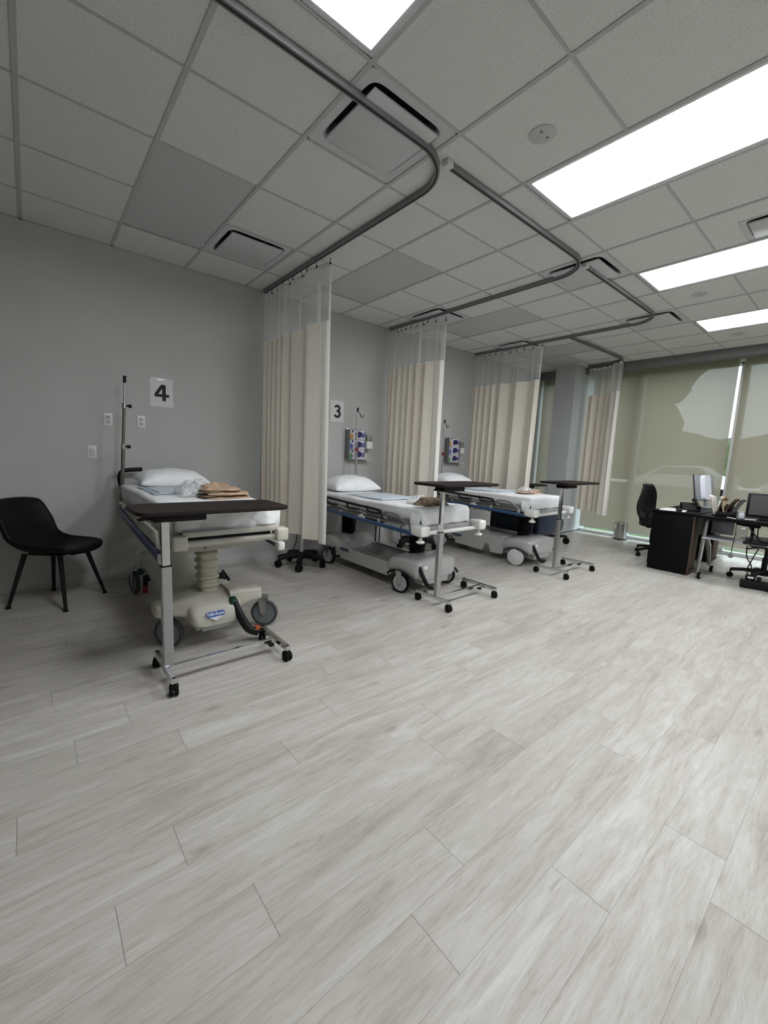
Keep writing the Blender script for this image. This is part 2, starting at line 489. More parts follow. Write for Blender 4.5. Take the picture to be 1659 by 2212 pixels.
    def build(self, name, m, parent=None, smooth=True, angle=35, thick=0.0, subsurf=0):
        bmesh.ops.remove_doubles(self.bm, verts=self.bm.verts, dist=1e-6)
        bmesh.ops.recalc_face_normals(self.bm, faces=self.bm.faces)
        me = bpy.data.meshes.new(name)
        self.bm.to_mesh(me); self.bm.free()
        if smooth:
            me.polygons.foreach_set('use_smooth', [True] * len(me.polygons))
            me.set_sharp_from_angle(angle=math.radians(angle))
        me.materials.append(M[m])
        o = bpy.data.objects.new(name, me)
        C.objects.link(o)
        if parent is not None:
            o.parent = parent
        if thick:
            md = o.modifiers.new('thickness', 'SOLIDIFY'); md.thickness = thick; md.offset = 0
        if subsurf:
            md = o.modifiers.new('smoothing', 'SUBSURF'); md.levels = subsurf; md.render_levels = subsurf
        return o

def tag(o, label, cat, group=None, kind=None):
    o['label'] = label; o['category'] = cat
    if group: o['group'] = group
    if kind: o['kind'] = kind
    return o
def thing(name, loc, label, cat, group=None, rz=0.0):
    o = bpy.data.objects.new(name, None)
    o.empty_display_size = 0.1
    C.objects.link(o)
    o.location = loc; o.rotation_euler = (0, 0, rz)
    return tag(o, label, cat, group)
def struct(o, label, cat):
    o['kind'] = 'structure'; o['label'] = label; o['category'] = cat
    return o
def copy_tree(o, parent=None):
    c = o.copy(); C.objects.link(c); c.parent = parent
    for ch in list(o.children):
        copy_tree(ch, c)
    return c
def dup(root, loc, label, rz=None):
    c = copy_tree(root)
    c.location = loc; c['label'] = label
    if rz is not None: c.rotation_euler = (0, 0, rz)
    return c
def sq(rx, ry, n=4.0, seg=28):
    """superellipse outline"""
    out = []
    for i in range(seg):
        a = 2 * PI * i / seg
        ca, sa = math.cos(a), math.sin(a)
        out.append((rx * math.copysign(abs(ca) ** (2 / n), ca), ry * math.copysign(abs(sa) ** (2 / n), sa)))
    return out
def smooth_path(pts, n=6):
    """Catmull-Rom through the points"""
    P = [Vector(p) for p in pts]
    out = []
    for i in range(len(P) - 1):
        p0, p1, p2, p3 = P[max(i - 1, 0)], P[i], P[i + 1], P[min(i + 2, len(P) - 1)]
        for k in range(n):
            t = k / n
            out.append(0.5 * ((2 * p1) + (p2 - p0) * t + (2 * p0 - 5 * p1 + 4 * p2 - p3) * t * t + (3 * p1 - p0 - 3 * p2 + p3) * t ** 3))
    out.append(P[-1])
    return out
def N3(x, y, z):
    return noise.noise(Vector((x, y, z)))

# ------------------------------------------------------------------ the room
b = MB(); b.box(((NEAR_X + WIN_X + 0.2) / 2, (RIGHT_Y + WALL_Y) / 2, -0.05), (WIN_X + 0.2 - NEAR_X, WALL_Y - RIGHT_Y + 0.3, 0.1))
struct(b.build('floor', 'floor', smooth=False), 'whitewashed grey wood plank floor covering the whole room', 'floor')
b = MB(); b.box(((NEAR_X + WIN_X + 0.2) / 2, WALL_Y + 0.075, 1.6), (WIN_X + 0.4 - NEAR_X, 0.15, 3.4))
struct(b.build('wall_left', 'wall', smooth=False), 'plain light grey painted wall behind the bed heads', 'wall')
b = MB(); b.box((NEAR_X - 0.075, (RIGHT_Y + WALL_Y) / 2, 1.6), (0.15, WALL_Y - RIGHT_Y + 0.3, 3.4))
struct(b.build('wall_near', 'wall', smooth=False), 'grey painted wall behind the camera', 'wall')
b = MB(); b.box(((NEAR_X + WIN_X) / 2, RIGHT_Y - 0.075, 1.6), (WIN_X + 0.4 - NEAR_X, 0.15, 3.4))
struct(b.build('wall_right', 'wall', smooth=False), 'grey painted wall to the right, outside the picture', 'wall')
b = MB(); b.box(((NEAR_X + WIN_X) / 2, WALL_Y - 0.004, 0.05), (WIN_X - NEAR_X, 0.008, 0.10), 0.003)
struct(b.build('baseboard_left', 'base'), 'low grey vinyl baseboard along the bed wall', 'baseboard')

# ceiling: tile field with openings for lights and diffusers, tee bars, smooth panels
LIGHTS = [(u, v) for v in (-3, -9) for u in (2, 5, 8, 11) if not (u == 2 and v == -9)]  # second row is unseen, added and thinned to steer the room light
DIFF = [(3, -1), (3, 2), (7, -1), (7, 2), (10, -1), (10, 2), (7, -3)]
PANELS = [(2, 1), (5, 1), (8, 1), (11, 1)]
SMALLP = [(12, 2)]
taken = {}
for u, v in LIGHTS:
    taken[(u, v)] = taken[(u, v + 1)] = 'L'
for u, v in PANELS:
    taken[(u, v)] = taken[(u, v + 1)] = 'P'
for u, v in SMALLP:
    taken[(u, v)] = 'P'
for u, v in DIFF:
    taken[(u, v)] = 'D'
b = MB()
HDR_X = 7.80
u_lo, u_hi, v_lo, v_hi = -7, 14, -11, 4
def gx(u): return min(max(GX0 + GP * u, NEAR_X), HDR_X)
def gy(v): return min(max(GY0 + GP * v, RIGHT_Y), WALL_Y)
for u in range(u_lo, u_hi):
    for v in range(v_lo, v_hi):
        if (u, v) in taken: continue
        x0, x1, y0, y1 = gx(u), gx(u + 1), gy(v), gy(v + 1)
        if x1 - x0 < 1e-4 or y1 - y0 < 1e-4: continue
        b.box(((x0 + x1) / 2, (y0 + y1) / 2, CEIL + 0.011), (x1 - x0, y1 - y0, 0.018))
x0, x1, y0, y1 = gx(7), gx(8), gy(-3), gy(-2)      # tile cut round the small diffuser
hx0, hx1, hy0, hy1 = GX0 + GP * 7.5 + 0.10 - 0.184, GX0 + GP * 7.5 + 0.10 + 0.184, GY0 + GP * -2.5 - 0.085 - 0.184, GY0 + GP * -2.5 - 0.085 + 0.184
for a0, a1, b0, b1 in ((x0, hx0, y0, y1), (hx1, x1, y0, y1), (hx0, hx1, y0, hy0), (hx0, hx1, hy1, y1)):
    b.box(((a0 + a1) / 2, (b0 + b1) / 2, CEIL + 0.011), (a1 - a0, b1 - b0, 0.018))
struct(b.build('ceiling', 'tile', smooth=False), 'suspended ceiling of off-white textured square tiles', 'ceiling')
b = MB(); b.box(((NEAR_X + WIN_X) / 2, (RIGHT_Y + WALL_Y) / 2, CEIL + 0.36), (WIN_X + 0.4 - NEAR_X, WALL_Y - RIGHT_Y + 0.3, 0.04))
struct(b.build('ceiling_deck', 'pan', smooth=False), 'dark deck above the suspended ceiling tiles', 'ceiling')
b = MB()
def skip_x(u, v):   # no bar inside a 2 by 4 light or panel: bars running along x at row v
    return taken.get((u, v - 1)) in ('L', 'P') and any((a == u and bb == v - 1) for a, bb in LIGHTS + PANELS)
for u in range(u_lo, u_hi + 1):
    x = GX0 + GP * u
    if NEAR_X < x < HDR_X:
        b.box((x, (RIGHT_Y + WALL_Y) / 2, CEIL), (0.024, WALL_Y - RIGHT_Y, 0.006))
for v in range(v_lo, v_hi + 1):
    y = GY0 + GP * v
    if not (RIGHT_Y < y < WALL_Y): continue
    for u in range(u_lo, u_hi):
        if skip_x(u, v): continue
        x0, x1 = gx(u) + 0.012, gx(u + 1) - 0.012
        if x1 > x0:
            b.box(((x0 + x1) / 2, y, CEIL), (x1 - x0, 0.015, 0.005))
b.box(((NEAR_X + HDR_X) / 2, WALL_Y - 0.010, CEIL), (HDR_X - NEAR_X, 0.02, 0.006))
struct(b.build('trim_1', 'tbar', smooth=False), 'pale metal tee bar grid carrying the ceiling tiles', 'ceiling grid')

# window wall: header, kerb, column, glass, mullions, blinds, end spandrel
b = MB(); b.box((HDR_X + 0.10, (RIGHT_Y + WALL_Y) / 2, 2.98), (0.20, WALL_Y - RIGHT_Y, 0.13), 0.004)
b.box(((8.0 + WIN_X + 0.3) / 2, (RIGHT_Y + WALL_Y) / 2, 3.02), (WIN_X + 0.3 - 8.0, WALL_Y - RIGHT_Y, 0.07))
b.box(((8.1 + WIN_X + 0.3) / 2, (RIGHT_Y + WALL_Y) / 2, 3.2), (WIN_X + 0.3 - 8.1, WALL_Y - RIGHT_Y, 0.5))
struct(b.build('trim_2', 'header'), 'dark grey header box running above the window blinds', 'header')
b = MB(); b.box((WIN_X + 0.02, (RIGHT_Y + WALL_Y) / 2, 0.018), (0.14, WALL_Y - RIGHT_Y, 0.036), 0.006)
struct(b.build('trim_3', 'whitevinyl'), 'low white kerb sill on the floor below the windows', 'sill')
b = MB(); b.box(((7.46 + WIN_X) / 2 + 0.1, 3.89, 1.53), (WIN_X - 7.46 + 0.2, 0.38, 3.02), 0.004)
struct(b.build('wall_column', 'column', smooth=False), 'square grey column standing out from the window wall', 'column')
# glazing bays: (y0, y1)
BAYS = [(4.10, 4.64), (2.90, 3.74), (1.52, 2.85), (-0.2, 1.47), (-1.85, -0.25), (-3.95, -1.9)]
for i, (y0, y1) in enumerate(BAYS):
    b = MB()
    for y in (y0, y1):
        b.box((WIN_X + 0.02, y, 1.47), (0.10, 0.05, 2.86), 0.004)
    for z, hh in ((0.040, 0.024), (2.88, 0.05)):
        b.box((WIN_X + 0.02, (y0 + y1) / 2, z), (0.10, y1 - y0, hh), 0.004)
    w = struct(b.build('window_%d' % (i + 1), 'frame'), ['white framed window in the corner beyond the column', 'narrow white framed window right of the column', 'tall white framed window behind the waste bin and chair', 'tall white framed window behind the black monitor', 'tall white framed window right of the picture', 'white framed window at the right end of the wall'][i], 'window')
    b = MB(); b.box((WIN_X + 0.03, (y0 + y1) / 2, 1.455), (0.008, y1 - y0 - 0.04, 2.83))
    b.build('pane', 'glass', w, smooth=False)
# roller blinds hang inside the glass
def blind(y0, y1, label, zb=0.13):
    t = thing('roller_blind', (8.05, (y0 + y1) / 2, 0), label, 'blind', 'roller blinds along the window wall')
    w = y1 - y0
    b = MB(); b.grid(lambda u, v: (0.0015 * math.sin(u * 9 + v * 2), (u - 0.5) * w, zb + (2.955 - zb) * v), 24, 24); b.build('shade_cloth', 'shade', t, angle=180)
    b = MB(); b.box((0, 0, zb), (0.012, w, 0.028), 0.004); b.build('bottom_bar', 'frame', t)
    b = MB(); b.cyl((0.012, -w / 2, 2.955), (0.012, w / 2, 2.955), 0.018); b.build('roller_tube', 'frame', t)
    return t
blind(4.09, 4.63, 'drawn olive beige roller blind left of the column, in the corner')
blind(1.555, 3.635, 'wide drawn beige roller blind right of the column, behind bin and office chair')
blind(-0.55, 1.49, 'drawn beige roller blind behind black monitor at the right edge')
blind(-2.6, -0.60, 'drawn beige roller blind beyond the right edge of the picture')
blind(-3.95, -2.65, 'drawn beige roller blind at the far right end of the window wall')

# ceiling lights
for k, (u, v) in enumerate(LIGHTS):
    cx, cy = GX0 + GP * (u + 0.5), GY0 + GP * (v + 1)
    vis = {(2, -3): 'lit ceiling light panel cut by the top edge, nearest the camera', (5, -3): 'large lit ceiling light panel second along the row of lights',
           (8, -3): 'lit ceiling light panel third along the row, beyond the large one', (11, -3): 'smallest lit ceiling light panel, closest to the windows'}
    t = thing('ceiling_light', (cx, cy, CEIL), vis.get((u, v), 'unseen ceiling light panel added right of camera to shape room light'), 'ceiling light', 'recessed ceiling light panels')
    fr = MB()
    for s in (-1, 1):
        fr.box((s * 0.283, 0, 0.010), (0.034, 1.19, 0.02), 0.003)
        fr.box((0, s * 0.583, 0.010), (0.532, 0.028, 0.02), 0.003)
    fr.build('frame', 'white_metal', t)
    l = MB(); l.box((0, 0, 0.016), (0.534, 1.14, 0.008)); l.build('lens', 'lens', t, smooth=False)
    h = MB(); h.box((0, 0, 0.07), (0.58, 1.19, 0.09)); h.build('housing', 'white_metal', t, smooth=False)

# air diffusers: curved rim, dark throat, square plaque
def make_diffuser(label):
    t = thing('air_diffuser', (0, 0, CEIL), label, 'air diffuser', 'square plaque air diffusers')
    rg = []
    for hw, z in ((0.300, -0.002), (0.300, 0.004), (0.262, 0.002), (0.246, 0.006), (0.236, 0.018), (0.232, 0.04), (0.232, 0.11)):
        rg.append([(x, y, z) for x, y in sq(hw, hw, 14 if z < 0.005 else 9, 48)])
    m = MB(); m.rings(rg, cap=False); m.build('rim', 'plaque', t, thick=0.002)
    m = MB(); m.box((0, 0, 0.115), (0.47, 0.47, 0.006)); m.build('duct_throat', 'pan', t, smooth=False)
    m = MB(); m.box((0, 0, -0.006), (0.44, 0.44, 0.012), 0.003)
    for s in (-1, 1): m.cyl((s * 0.15, 0, 0), (s * 0.15, 0, 0.112), 0.006)
    m.build('plaque', 'plaque', t)
    return t
dl = {(3, -1): 'square plaque air diffuser beneath the nearest curtain track, between two lights', (3, 2): 'square plaque air diffuser left of the nearest curtain, above bed four',
      (7, -1): 'square plaque air diffuser under the bend of the second curtain track', (7, 2): 'square plaque air diffuser above the second curtain',
      (10, -1): 'square plaque air diffuser under the bend of the farther curtain track', (10, 2): 'square plaque air diffuser above the third curtain',
      (7, -3): 'square air diffuser at the right edge between two lit panels'}
first = None
for u, v in DIFF:
    if first is None:
        first = make_diffuser(dl[(u, v)]); d = first
    else:
        d = dup(first, (0, 0, CEIL), dl[(u, v)])
    d.location = (GX0 + GP * (u + 0.5), GY0 + GP * (v + 0.5), CEIL)
    if (u, v) == (7, -3):
        d.scale = (0.62, 0.62, 1.0)
        d.location = (GX0 + GP * 7.5 + 0.10, GY0 + GP * -2.5 - 0.085, CEIL)
# smooth grey ceiling panels
for (u, v), lab in zip(PANELS, ('smooth blue-grey ceiling panel above bed four, nearest the camera', 'smooth blue-grey ceiling panel right of the first curtain top', 'smooth blue-grey ceiling panel right of the second curtain top', 'smooth blue-grey ceiling panel beside the third curtain top')):
    b = MB(); b.box((GX0 + GP * (u + 0.5), GY0 + GP * (v + 1), CEIL + 0.008), (GP - 0.026, 2 * GP - 0.026, 0.012), 0.001)
    tag(b.build('ceiling_panel', 'panel', smooth=False), lab, 'ceiling panel', 'smooth grey ceiling panels')
b = MB(); b.box((GX0 + GP * 12.5, GY0 + GP * 2.5, CEIL + 0.008), (GP - 0.026, GP - 0.026, 0.012), 0.001)
tag(b.build('ceiling_panel', 'panel', smooth=False), 'single square grey ceiling panel in front of the column', 'ceiling panel')
# sprinkler covers
for x, y, lab in ((2.195, 1.405, 'round white sprinkler cover on tile left of the large lit panel'), (5.25, 1.42, 'round white sprinkler cover between the two farthest lit panels'), (7.06, 1.42, 'round white sprinkler cover beside the windows, past the last lit panel')):
    t = thing('sprinkler_cover', (x, y, CEIL), lab, 'sprinkler cover', 'ceiling sprinkler covers')
    m = MB(); m.lathe([(0.001, -0.006), (0.062, -0.006), (0.070, -0.002), (0.070, 0.001)], seg=32); m.build('cover_disc', 'sprink', t)
    for s in (-1, 1):
        m = MB(); m.box((s * 0.03, -0.012, -0.0065), (0.016, 0.012, 0.003), 0.001); m.build('slot', 'greydark', t)
    m = MB(); m.lathe([(0.001, -0.010), (0.02, -0.010), (0.024, -0.006)], seg=20); m.build('centre_cap', 'sprink', t)

# ------------------------------------------------------------------ curtain tracks
ZT = CEIL - 0.022
def arc_path(pts, r):
    out = [Vector((*pts[0], 0))]
    for a, p, c in zip(pts, pts[1:], pts[2:]):
        a, p, c = Vector((*a, 0)), Vector((*p, 0)), Vector((*c, 0))
        d0, d1 = (p - a).normalized(), (c - p).normalized()
        s, e = p - d0 * r, p + d1 * r
        cen = s + d1 * r
        for k in range(13):
            t = k / 12 * PI / 2
            out.append(cen - d1 * r * math.cos(t) + d0 * r * math.sin(t))
    out.append(Vector((*pts[-1], 0)))
    return out
def sweep_rect(mb, path, w, z0, z1):
    rg = []
    n = len(path)
    for i, p in enumerate(path):
        t = (path[min(i + 1, n - 1)] - path[max(i - 1, 0)]).normalized()
        s = Vector((-t.y, t.x, 0)) * w / 2
        rg.append([(p + s) + Vector((0, 0, z0)), (p - s) + Vector((0, 0, z0)), (p - s) + Vector((0, 0, z1)), (p + s) + Vector((0, 0, z1))])
    mb.rings(rg)
def track(pts, r, label, ends=()):
    path = arc_path(pts, r)
    t = thing('curtain_track', (path[0].x, path[0].y, CEIL), label, 'curtain track', 'ceiling curtain tracks')
    off = Vector((path[0].x, path[0].y, CEIL))
    m = MB()
    loc = [p - Vector((off.x, off.y, 0)) for p in path]
    sweep_rect(m, loc, 0.032, -0.034, -0.003)
    m.build('rail', 'track', t, angle=25)
    m = MB(); sweep_rect(m, loc, 0.012, -0.0365, -0.033); m.build('slot', 'slot', t)
    for e in ends:
        m = MB(); m.box((e[0] - off.x, e[1] - off.y, -0.019), (0.05, 0.045, 0.04), 0.004); m.build('end_cap', 'white_metal', t)
    return path
XA, XB, XC = 2.065, 3.885, 5.755
track([(-3.0, 1.872), (XA, 1.872), (XA, 4.62)], 0.31, 'curved curtain track around bed four, nearest the camera', [(XA, 4.63)])
track([(1.97, 1.885), (XB, 1.885), (XB, 4.62)], 0.31, 'second curved curtain track, around bed three', [(1.985, 1.885), (XB, 4.63)])
track([(3.80, 1.905), (XC, 1.905), (XC, 4.62)], 0.31, 'third curved curtain track, around the farther bed', [(3.815, 1.905), (XC, 4.63)])
PD = arc_path([(5.79, 3.0), (7.64, 2.94), (7.66, 3.63)], 0.28)
track([(5.79, 3.0), (7.64, 2.94), (7.66, 3.63)], 0.28, 'last curtain track, running from the third one to the column', [(7.66, 3.62)])

# ------------------------------------------------------------------ curtains
def curtain(path, folds, zm, zb, label, seed, edge=0.09, amp=0.05, broad=0.0, taper=0.0, flare=0.0, nglide=9, hem='hem'):
    """path: from the gathered end to the leading edge; folds: list of (fraction, number of folds before it)"""
    P = [Vector((p[0], p[1], 0)) for p in path]
    L = [0]
    for a, c in zip(P, P[1:]): L.append(L[-1] + (c - a).length)
    tot = L[-1]
    def at(s):
        s = min(max(s, 0), tot)
        for i in range(len(P) - 1):
            if s <= L[i + 1] + 1e-9:
                f = (s - L[i]) / max(L[i + 1] - L[i], 1e-9)
                t = (P[i + 1] - P[i]).normalized()
                return P[i].lerp(P[i + 1], f), Vector((-t.y, t.x, 0))
        return P[-1], Vector((-(P[-1] - P[-2]).normalized().y, (P[-1] - P[-2]).normalized().x, 0))
    def phase(f):
        for (f0, n0), (f1, n1) in zip(folds, folds[1:]):
            if f <= f1: return n0 + (n1 - n0) * (f - f0) / (f1 - f0)
        return folds[-1][1]
    NU = 220
    def pt(f, z):
        h = (ZT - z) / (ZT - zb)                    # 0 at the track, 1 at the hem
        s = f * tot
        s = s - flare * h * f * f                  # leading edge drifts as it falls
        p, nrm = at(s)
        ph = phase(f)
        a = amp * (0.55 + 0.75 * h) * (0.75 + 0.45 * N3(ph * 0.37, seed, 0)) * min(1, (1 - f) * 14 + 0.25)
        off = a * math.sin(2 * PI * ph + 0.5 * h * N3(ph * 0.5, 3.3, seed)) + broad * math.sin(PI * f) + 0.015 * h * N3(ph * 0.8, z * 0.7, seed)
        if h < 0.03: off *= h / 0.03 * 0.6 + 0.4
        # a little back-fold makes deep pleats
        tg = Vector((nrm.y, -nrm.x, 0))
        q = p + nrm * off + tg * (0.35 * a * math.sin(4 * PI * ph)) * (0.4 + 0.6 * h)
        return Vector((q.x, q.y, z))
    ztop = ZT - 0.05
    o = Vector((P[0].x, P[0].y, 0))
    t = thing('privacy_curtain', (P[0].x, P[0].y, 0), label, 'curtain', 'cream privacy curtains')
    hw = tot * 1.6
    fe = 1 - edge
    # net
    m = MB()
    m.grid(lambda u, v: pt(u, ztop + (zm - ztop) * v) - o, NU, 8, lambda u, v: (u * hw, (ztop - zm) * (1 - v)))
    m.build('mesh_panel', 'mesh', t, angle=80)
    # vertical net seams and top tape
    m = MB()
    for fs in (0.30, 0.62, 0.885, 0.995):
        m.grid(lambda u, v, fs=fs: pt(min(fs + (0.03 if fs == 0.885 else 0.018) * (u - 0.5), 1), ztop + (zm - ztop) * v) - o + Vector((-0.002, -0.002, 0)), 2, 8)
    m.grid(lambda u, v: pt(u, ztop - 0.03 * v) - o, NU, 1)
    m.build('net_seams', 'netband', t, angle=80)
    # cloth
    def hemz(u): return zb + 0.02 * N3(phase(u) * 0.6, 9.1, seed)
    m = MB()
    m.grid(lambda u, v: pt(u * fe, zm + (hemz(u) - zm) * v) - o, NU, 26)
    m.build('cloth_panel', 'fabric', t, angle=80)
    m = MB()
    m.grid(lambda u, v: pt(fe + edge * u, zm + (hemz(1) - 0.02 - zm) * v) - o, 16, 26)
    m.build('leading_edge', hem, t, angle=80)
    m = MB()
    m.grid(lambda u, v: pt(u, zm + 0.012 * (1 - v)) - o + Vector((-0.003, -0.003, 0)), NU, 1)
    m.build('seam_tape', 'hem', t, angle=80)
    for k in range(nglide):
        f = 1 - (k / nglide) ** 0.9 * 0.93 - 0.012
        p = pt(f, ztop - 0.01) - o
        pr = at(f * tot)[0] - o
        m = MB(); m.tube([p + Vector((-0.004, 0, 0)), p + Vector((-0.006, 0, 0.02)), Vector((pr.x, pr.y, ztop + 0.02)), Vector((pr.x, pr.y, CEIL - 0.034))], 0.0028, 6)
        m.lathe([(0.001, -0.004), (0.010, -0.004), (0.010, 0.004), (0.001, 0.004)], p, 'X', 10)
        m.build('glide_hook', 'black', t)
    return t
def straight(x, y0, y1, n=30):
    return [(x, y0 + (y1 - y0) * i / n) for i in range(n + 1)]
curtain(straight(XA, 4.60, 3.50) + [(XA + 0.004, 3.46), (XA + 0.018, 3.415), (XA + 0.040, 3.38), (XA + 0.065, 3.355)], [(0, 0), (0.2, 2.6), (0.46, 5.4), (0.7, 6.45), (1, 7.6)], 2.465, 0.46, 'cream privacy curtain with net top, nearest, left of bed marked 3', 1.7, edge=0.10, amp=0.062)
curtain(straight(XB, 4.60, 3.83) + [(XB + 0.004, 3.78), (XB + 0.022, 3.725), (XB + 0.055, 3.675), (XB + 0.085, 3.64)], [(0, 0), (0.15, 2.0), (0.5, 5.2), (0.75, 6.8), (1, 8.0)], 2.475, 0.45, 'cream privacy curtain with net top between bed three and the farther bed', 4.2, edge=0.14, amp=0.05, flare=-0.02)
curtain(straight(XC, 4.60, 3.375), [(0, 0), (0.15, 2.0), (0.42, 4.6), (0.7, 5.8), (1, 6.9)], 2.48, 0.45, 'cream privacy curtain with net top behind the farther bed, third from left', 8.4, edge=0.05, amp=0.05, flare=0.03, hem='fabric')
# last curtain bunches round the bend of its track
cp = [Vector((x, y, 0)) for x, y in ((7.39, 2.905), (7.42, 2.985), (7.48, 3.065), (7.57, 3.13), (7.63, 3.22), (7.655, 3.38), (7.66, 3.56))]
curtain(list(reversed([(p.x, p.y) for p in cp])), [(0, 0), (0.3, 1.6), (0.65, 4.2), (1, 6.2)], 2.49, 0.47, 'cream privacy curtain with net top in front of the window, beside the column', 12.9, edge=0.3, amp=0.045, nglide=7)

# ------------------------------------------------------------------ shared wheel builder
def caster_wheel(parent, c, r, w, disc, tyre, name='wheel', yaw=0.0, cover=False, fork=None, fork_top=0.0, fork_mat='steel'):
    """a wheel rolling along y (axis x), turned by yaw about z"""
    rot = Matrix.Translation(Vector(c)) @ Matrix.Rotation(yaw, 4, 'Z')
    m = MB()
    m.lathe([(r - 0.016, -w / 2), (r - 0.004, -w / 2), (r, -w / 4), (r, w / 4), (r - 0.004, w / 2), (r - 0.016, w / 2), (r - 0.016, -w / 2)], (0, 0, 0), 'X', 28, False)
    m.bm.transform(rot)
    wh = m.build(name, tyre, parent)
    m = MB()
    e = w / 2 + (0.004 if cover else -0.004)
    ri = 0.006 if cover else 0.018
    m.lathe([(0.001, -e - (0.012 if cover else 0)), (r * 0.45, -e - (0.008 if cover else 0)), (r - ri, -e), (r - ri + 0.004, -e + 0.004), (r - ri + 0.004, e - 0.004), (r - ri, e), (r * 0.45, e + (0.008 if cover else 0)), (0.001, e + (0.012 if cover else 0))], (0, 0, 0), 'X', 28)
    m.bm.transform(rot)
    m.build('wheel_disc', disc, wh)
    if fork:
        m = MB()
        for s in (-1, 1):
            m.prism([(-0.022, 0.0), (0.0, -0.024), (0.022, 0.0), (0.045 + 0.0, fork_top - 0.005), (-0.02, fork_top - 0.005)], (s * (w / 2 + 0.006) - 0.002, 0, 0), (0, 1, 0), (0, 0, 1), 0.004)
        m.box((0, 0.012, fork_top), (w + 0.02, 0.075, 0.012), 0.003)
        m.cyl((-w / 2 - 0.012, 0, 0), (w / 2 + 0.012, 0, 0), 0.008, seg=12)
        m.bm.transform(rot)
        m.build('fork', fork_mat, wh)
    return wh

# ------------------------------------------------------------------ cushions, cloth, sheets
def pillow_mesh(parent, w, d, h, seed, m='pillow', name='pillow'):
    b = MB()
    def f(u, v, top):
        a, c = 2 * u - 1, 2 * v - 1
        k = max(0, (1 - abs(a) ** 2.6) * (1 - abs(c) ** 2.6)) ** 0.55
        pin = 1 - 0.06 * (1 - abs(c) ** 2) * abs(a) ** 4
        x = a * w / 2 * (1 - 0.05 * (1 - c * c) * 0) * pin
        y = c * d / 2 * (1 - 0.07 * (1 - a * a))
        n = 0.014 * N3(a * 3 + seed, c * 3, seed) + 0.006 * N3(a * 9, c * 8, seed + 5)
        z = (h * 0.72 * k + n * k) if top else (-h * 0.28 * k ** 0.8)
        return (x, y, z + h * 0.28)
    b.grid(lambda u, v: f(u, v, True), 36, 26)
    b.grid(lambda u, v: f(u, v, False), 36, 26)
    return b.build(name, m, parent, angle=180)
def lump(w, d, h, seed, rough=0.35, edge=0.5, nx=40, ny=32, shape=3.0):
    """a heap of folded cloth: irregular outline, wrinkled top, flat underside"""
    b = MB()
    def f(u, v, top):
        a, c = 2 * u - 1, 2 * v - 1
        # map the square to a rounded outline
        x = a * math.sqrt(max(0, 1 - c * c / shape)); y = c * math.sqrt(max(0, 1 - a * a / shape))
        out = 1 + 0.16 * N3(a * 1.7, c * 1.7, seed) + 0.05 * N3(a * 5, c * 5, seed)
        k = max(0, (1 - abs(a) ** 4) * (1 - abs(c) ** 4)) ** edge
        ridge = abs(N3(a * 1.6 + seed, c * 3.0, seed)) + 0.45 * abs(N3(a * 3.6, c * 6, seed + 3)) + 0.15 * abs(N3(a * 9, c * 13, seed + 7))
        z = h * k * (1 - rough + rough * 1.5 * ridge)
        return (x * w / 2 * out, y * d / 2 * out, z if top else 0.0)
    b.grid(lambda u, v: f(u, v, True), nx, ny)
    b.grid(lambda u, v: f(u, v, False), nx, ny)
    return b
def sheet_box(w, L, z0, z1, seed, sag=0.012, r=0.03, skirt=0.0, foot_tuck=0.0):
    """a sheeted mattress: rounded block with wrinkles; the sheet may hang below as a skirt"""
    b = MB()
    n = 40
    prof = []
    def prof_pts():
        # half outline in x: from the bottom left round to the bottom right
        pts = [(-w / 2 + 0.02, z0 - skirt), (-w / 2 + 0.004, z0), (-w / 2, (z0 + z1) / 2), (-w / 2 + 0.004, z1 - r)]
        for k in range(1, 5):
            a = k / 5 * PI / 2
            pts.append((-w / 2 + r - r * math.cos(a), z1 - r + r * math.sin(a)))
        for k in range(1, 12):
            pts.append((-w / 2 + r + (w - 2 * r) * k / 12, z1))
        pts2 = [(-x, z) for x, z in reversed(pts[:8])]
        return pts + pts2
    pp = prof_pts()
    ys = [-L / 2, -L / 2 + 0.004, -L / 2 + 0.015, -L / 2 + 0.03] + [-L / 2 + 0.03 + (L - 0.06) * k / n for k in range(1, n)] + [L / 2 - 0.03, L / 2 - 0.015, L / 2 - 0.004, L / 2]
    rg = []
    for y in ys:
        e = min(L / 2 - abs(y), 0.03) / 0.03
        sh = 1 - (1 - e) ** 2
        ring = []
        for x, z in pp:
            zz = z0 + (z - z0) * (0.82 + 0.18 * sh) if z > z0 else z
            xx = x * (0.965 + 0.035 * sh)
            side = 1 if abs(x) > w / 2 - 0.02 else 0.5
            nn = sag * N3(x * 4 + seed, y * 3.5, z * 9 + seed) + sag * 0.5 * N3(x * 11, y * 9, seed)
            ring.append((xx + nn * 0.5 * side, y + nn * 0.2, zz + nn * (0.6 if z > z0 else 1.3)))
        rg.append(ring)
    b.rings(rg)
    return b

# ------------------------------------------------------------------ bed with cream base (bay 4)
def text_mesh(s, size, name, m, parent, mtx, extrude=0.0006):
    cu = bpy.data.curves.new('lettering', 'FONT')
    cu.body = s; cu.size = size; cu.extrude = extrude; cu.align_x = 'CENTER'; cu.align_y = 'CENTER'; cu.offset = size * 0.018
    o = bpy.data.objects.new('lettering', cu)
    C.objects.link(o)
    dg = bpy.context.evaluated_depsgraph_get()
    me = bpy.data.meshes.new_from_object(o.evaluated_get(dg))
    bpy.data.objects.remove(o, do_unlink=True)
    me.transform(mtx)
    me.materials.clear(); me.materials.append(M[m])
    r = bpy.data.objects.new(name, me); C.objects.link(r)
    r.parent = parent
    return r

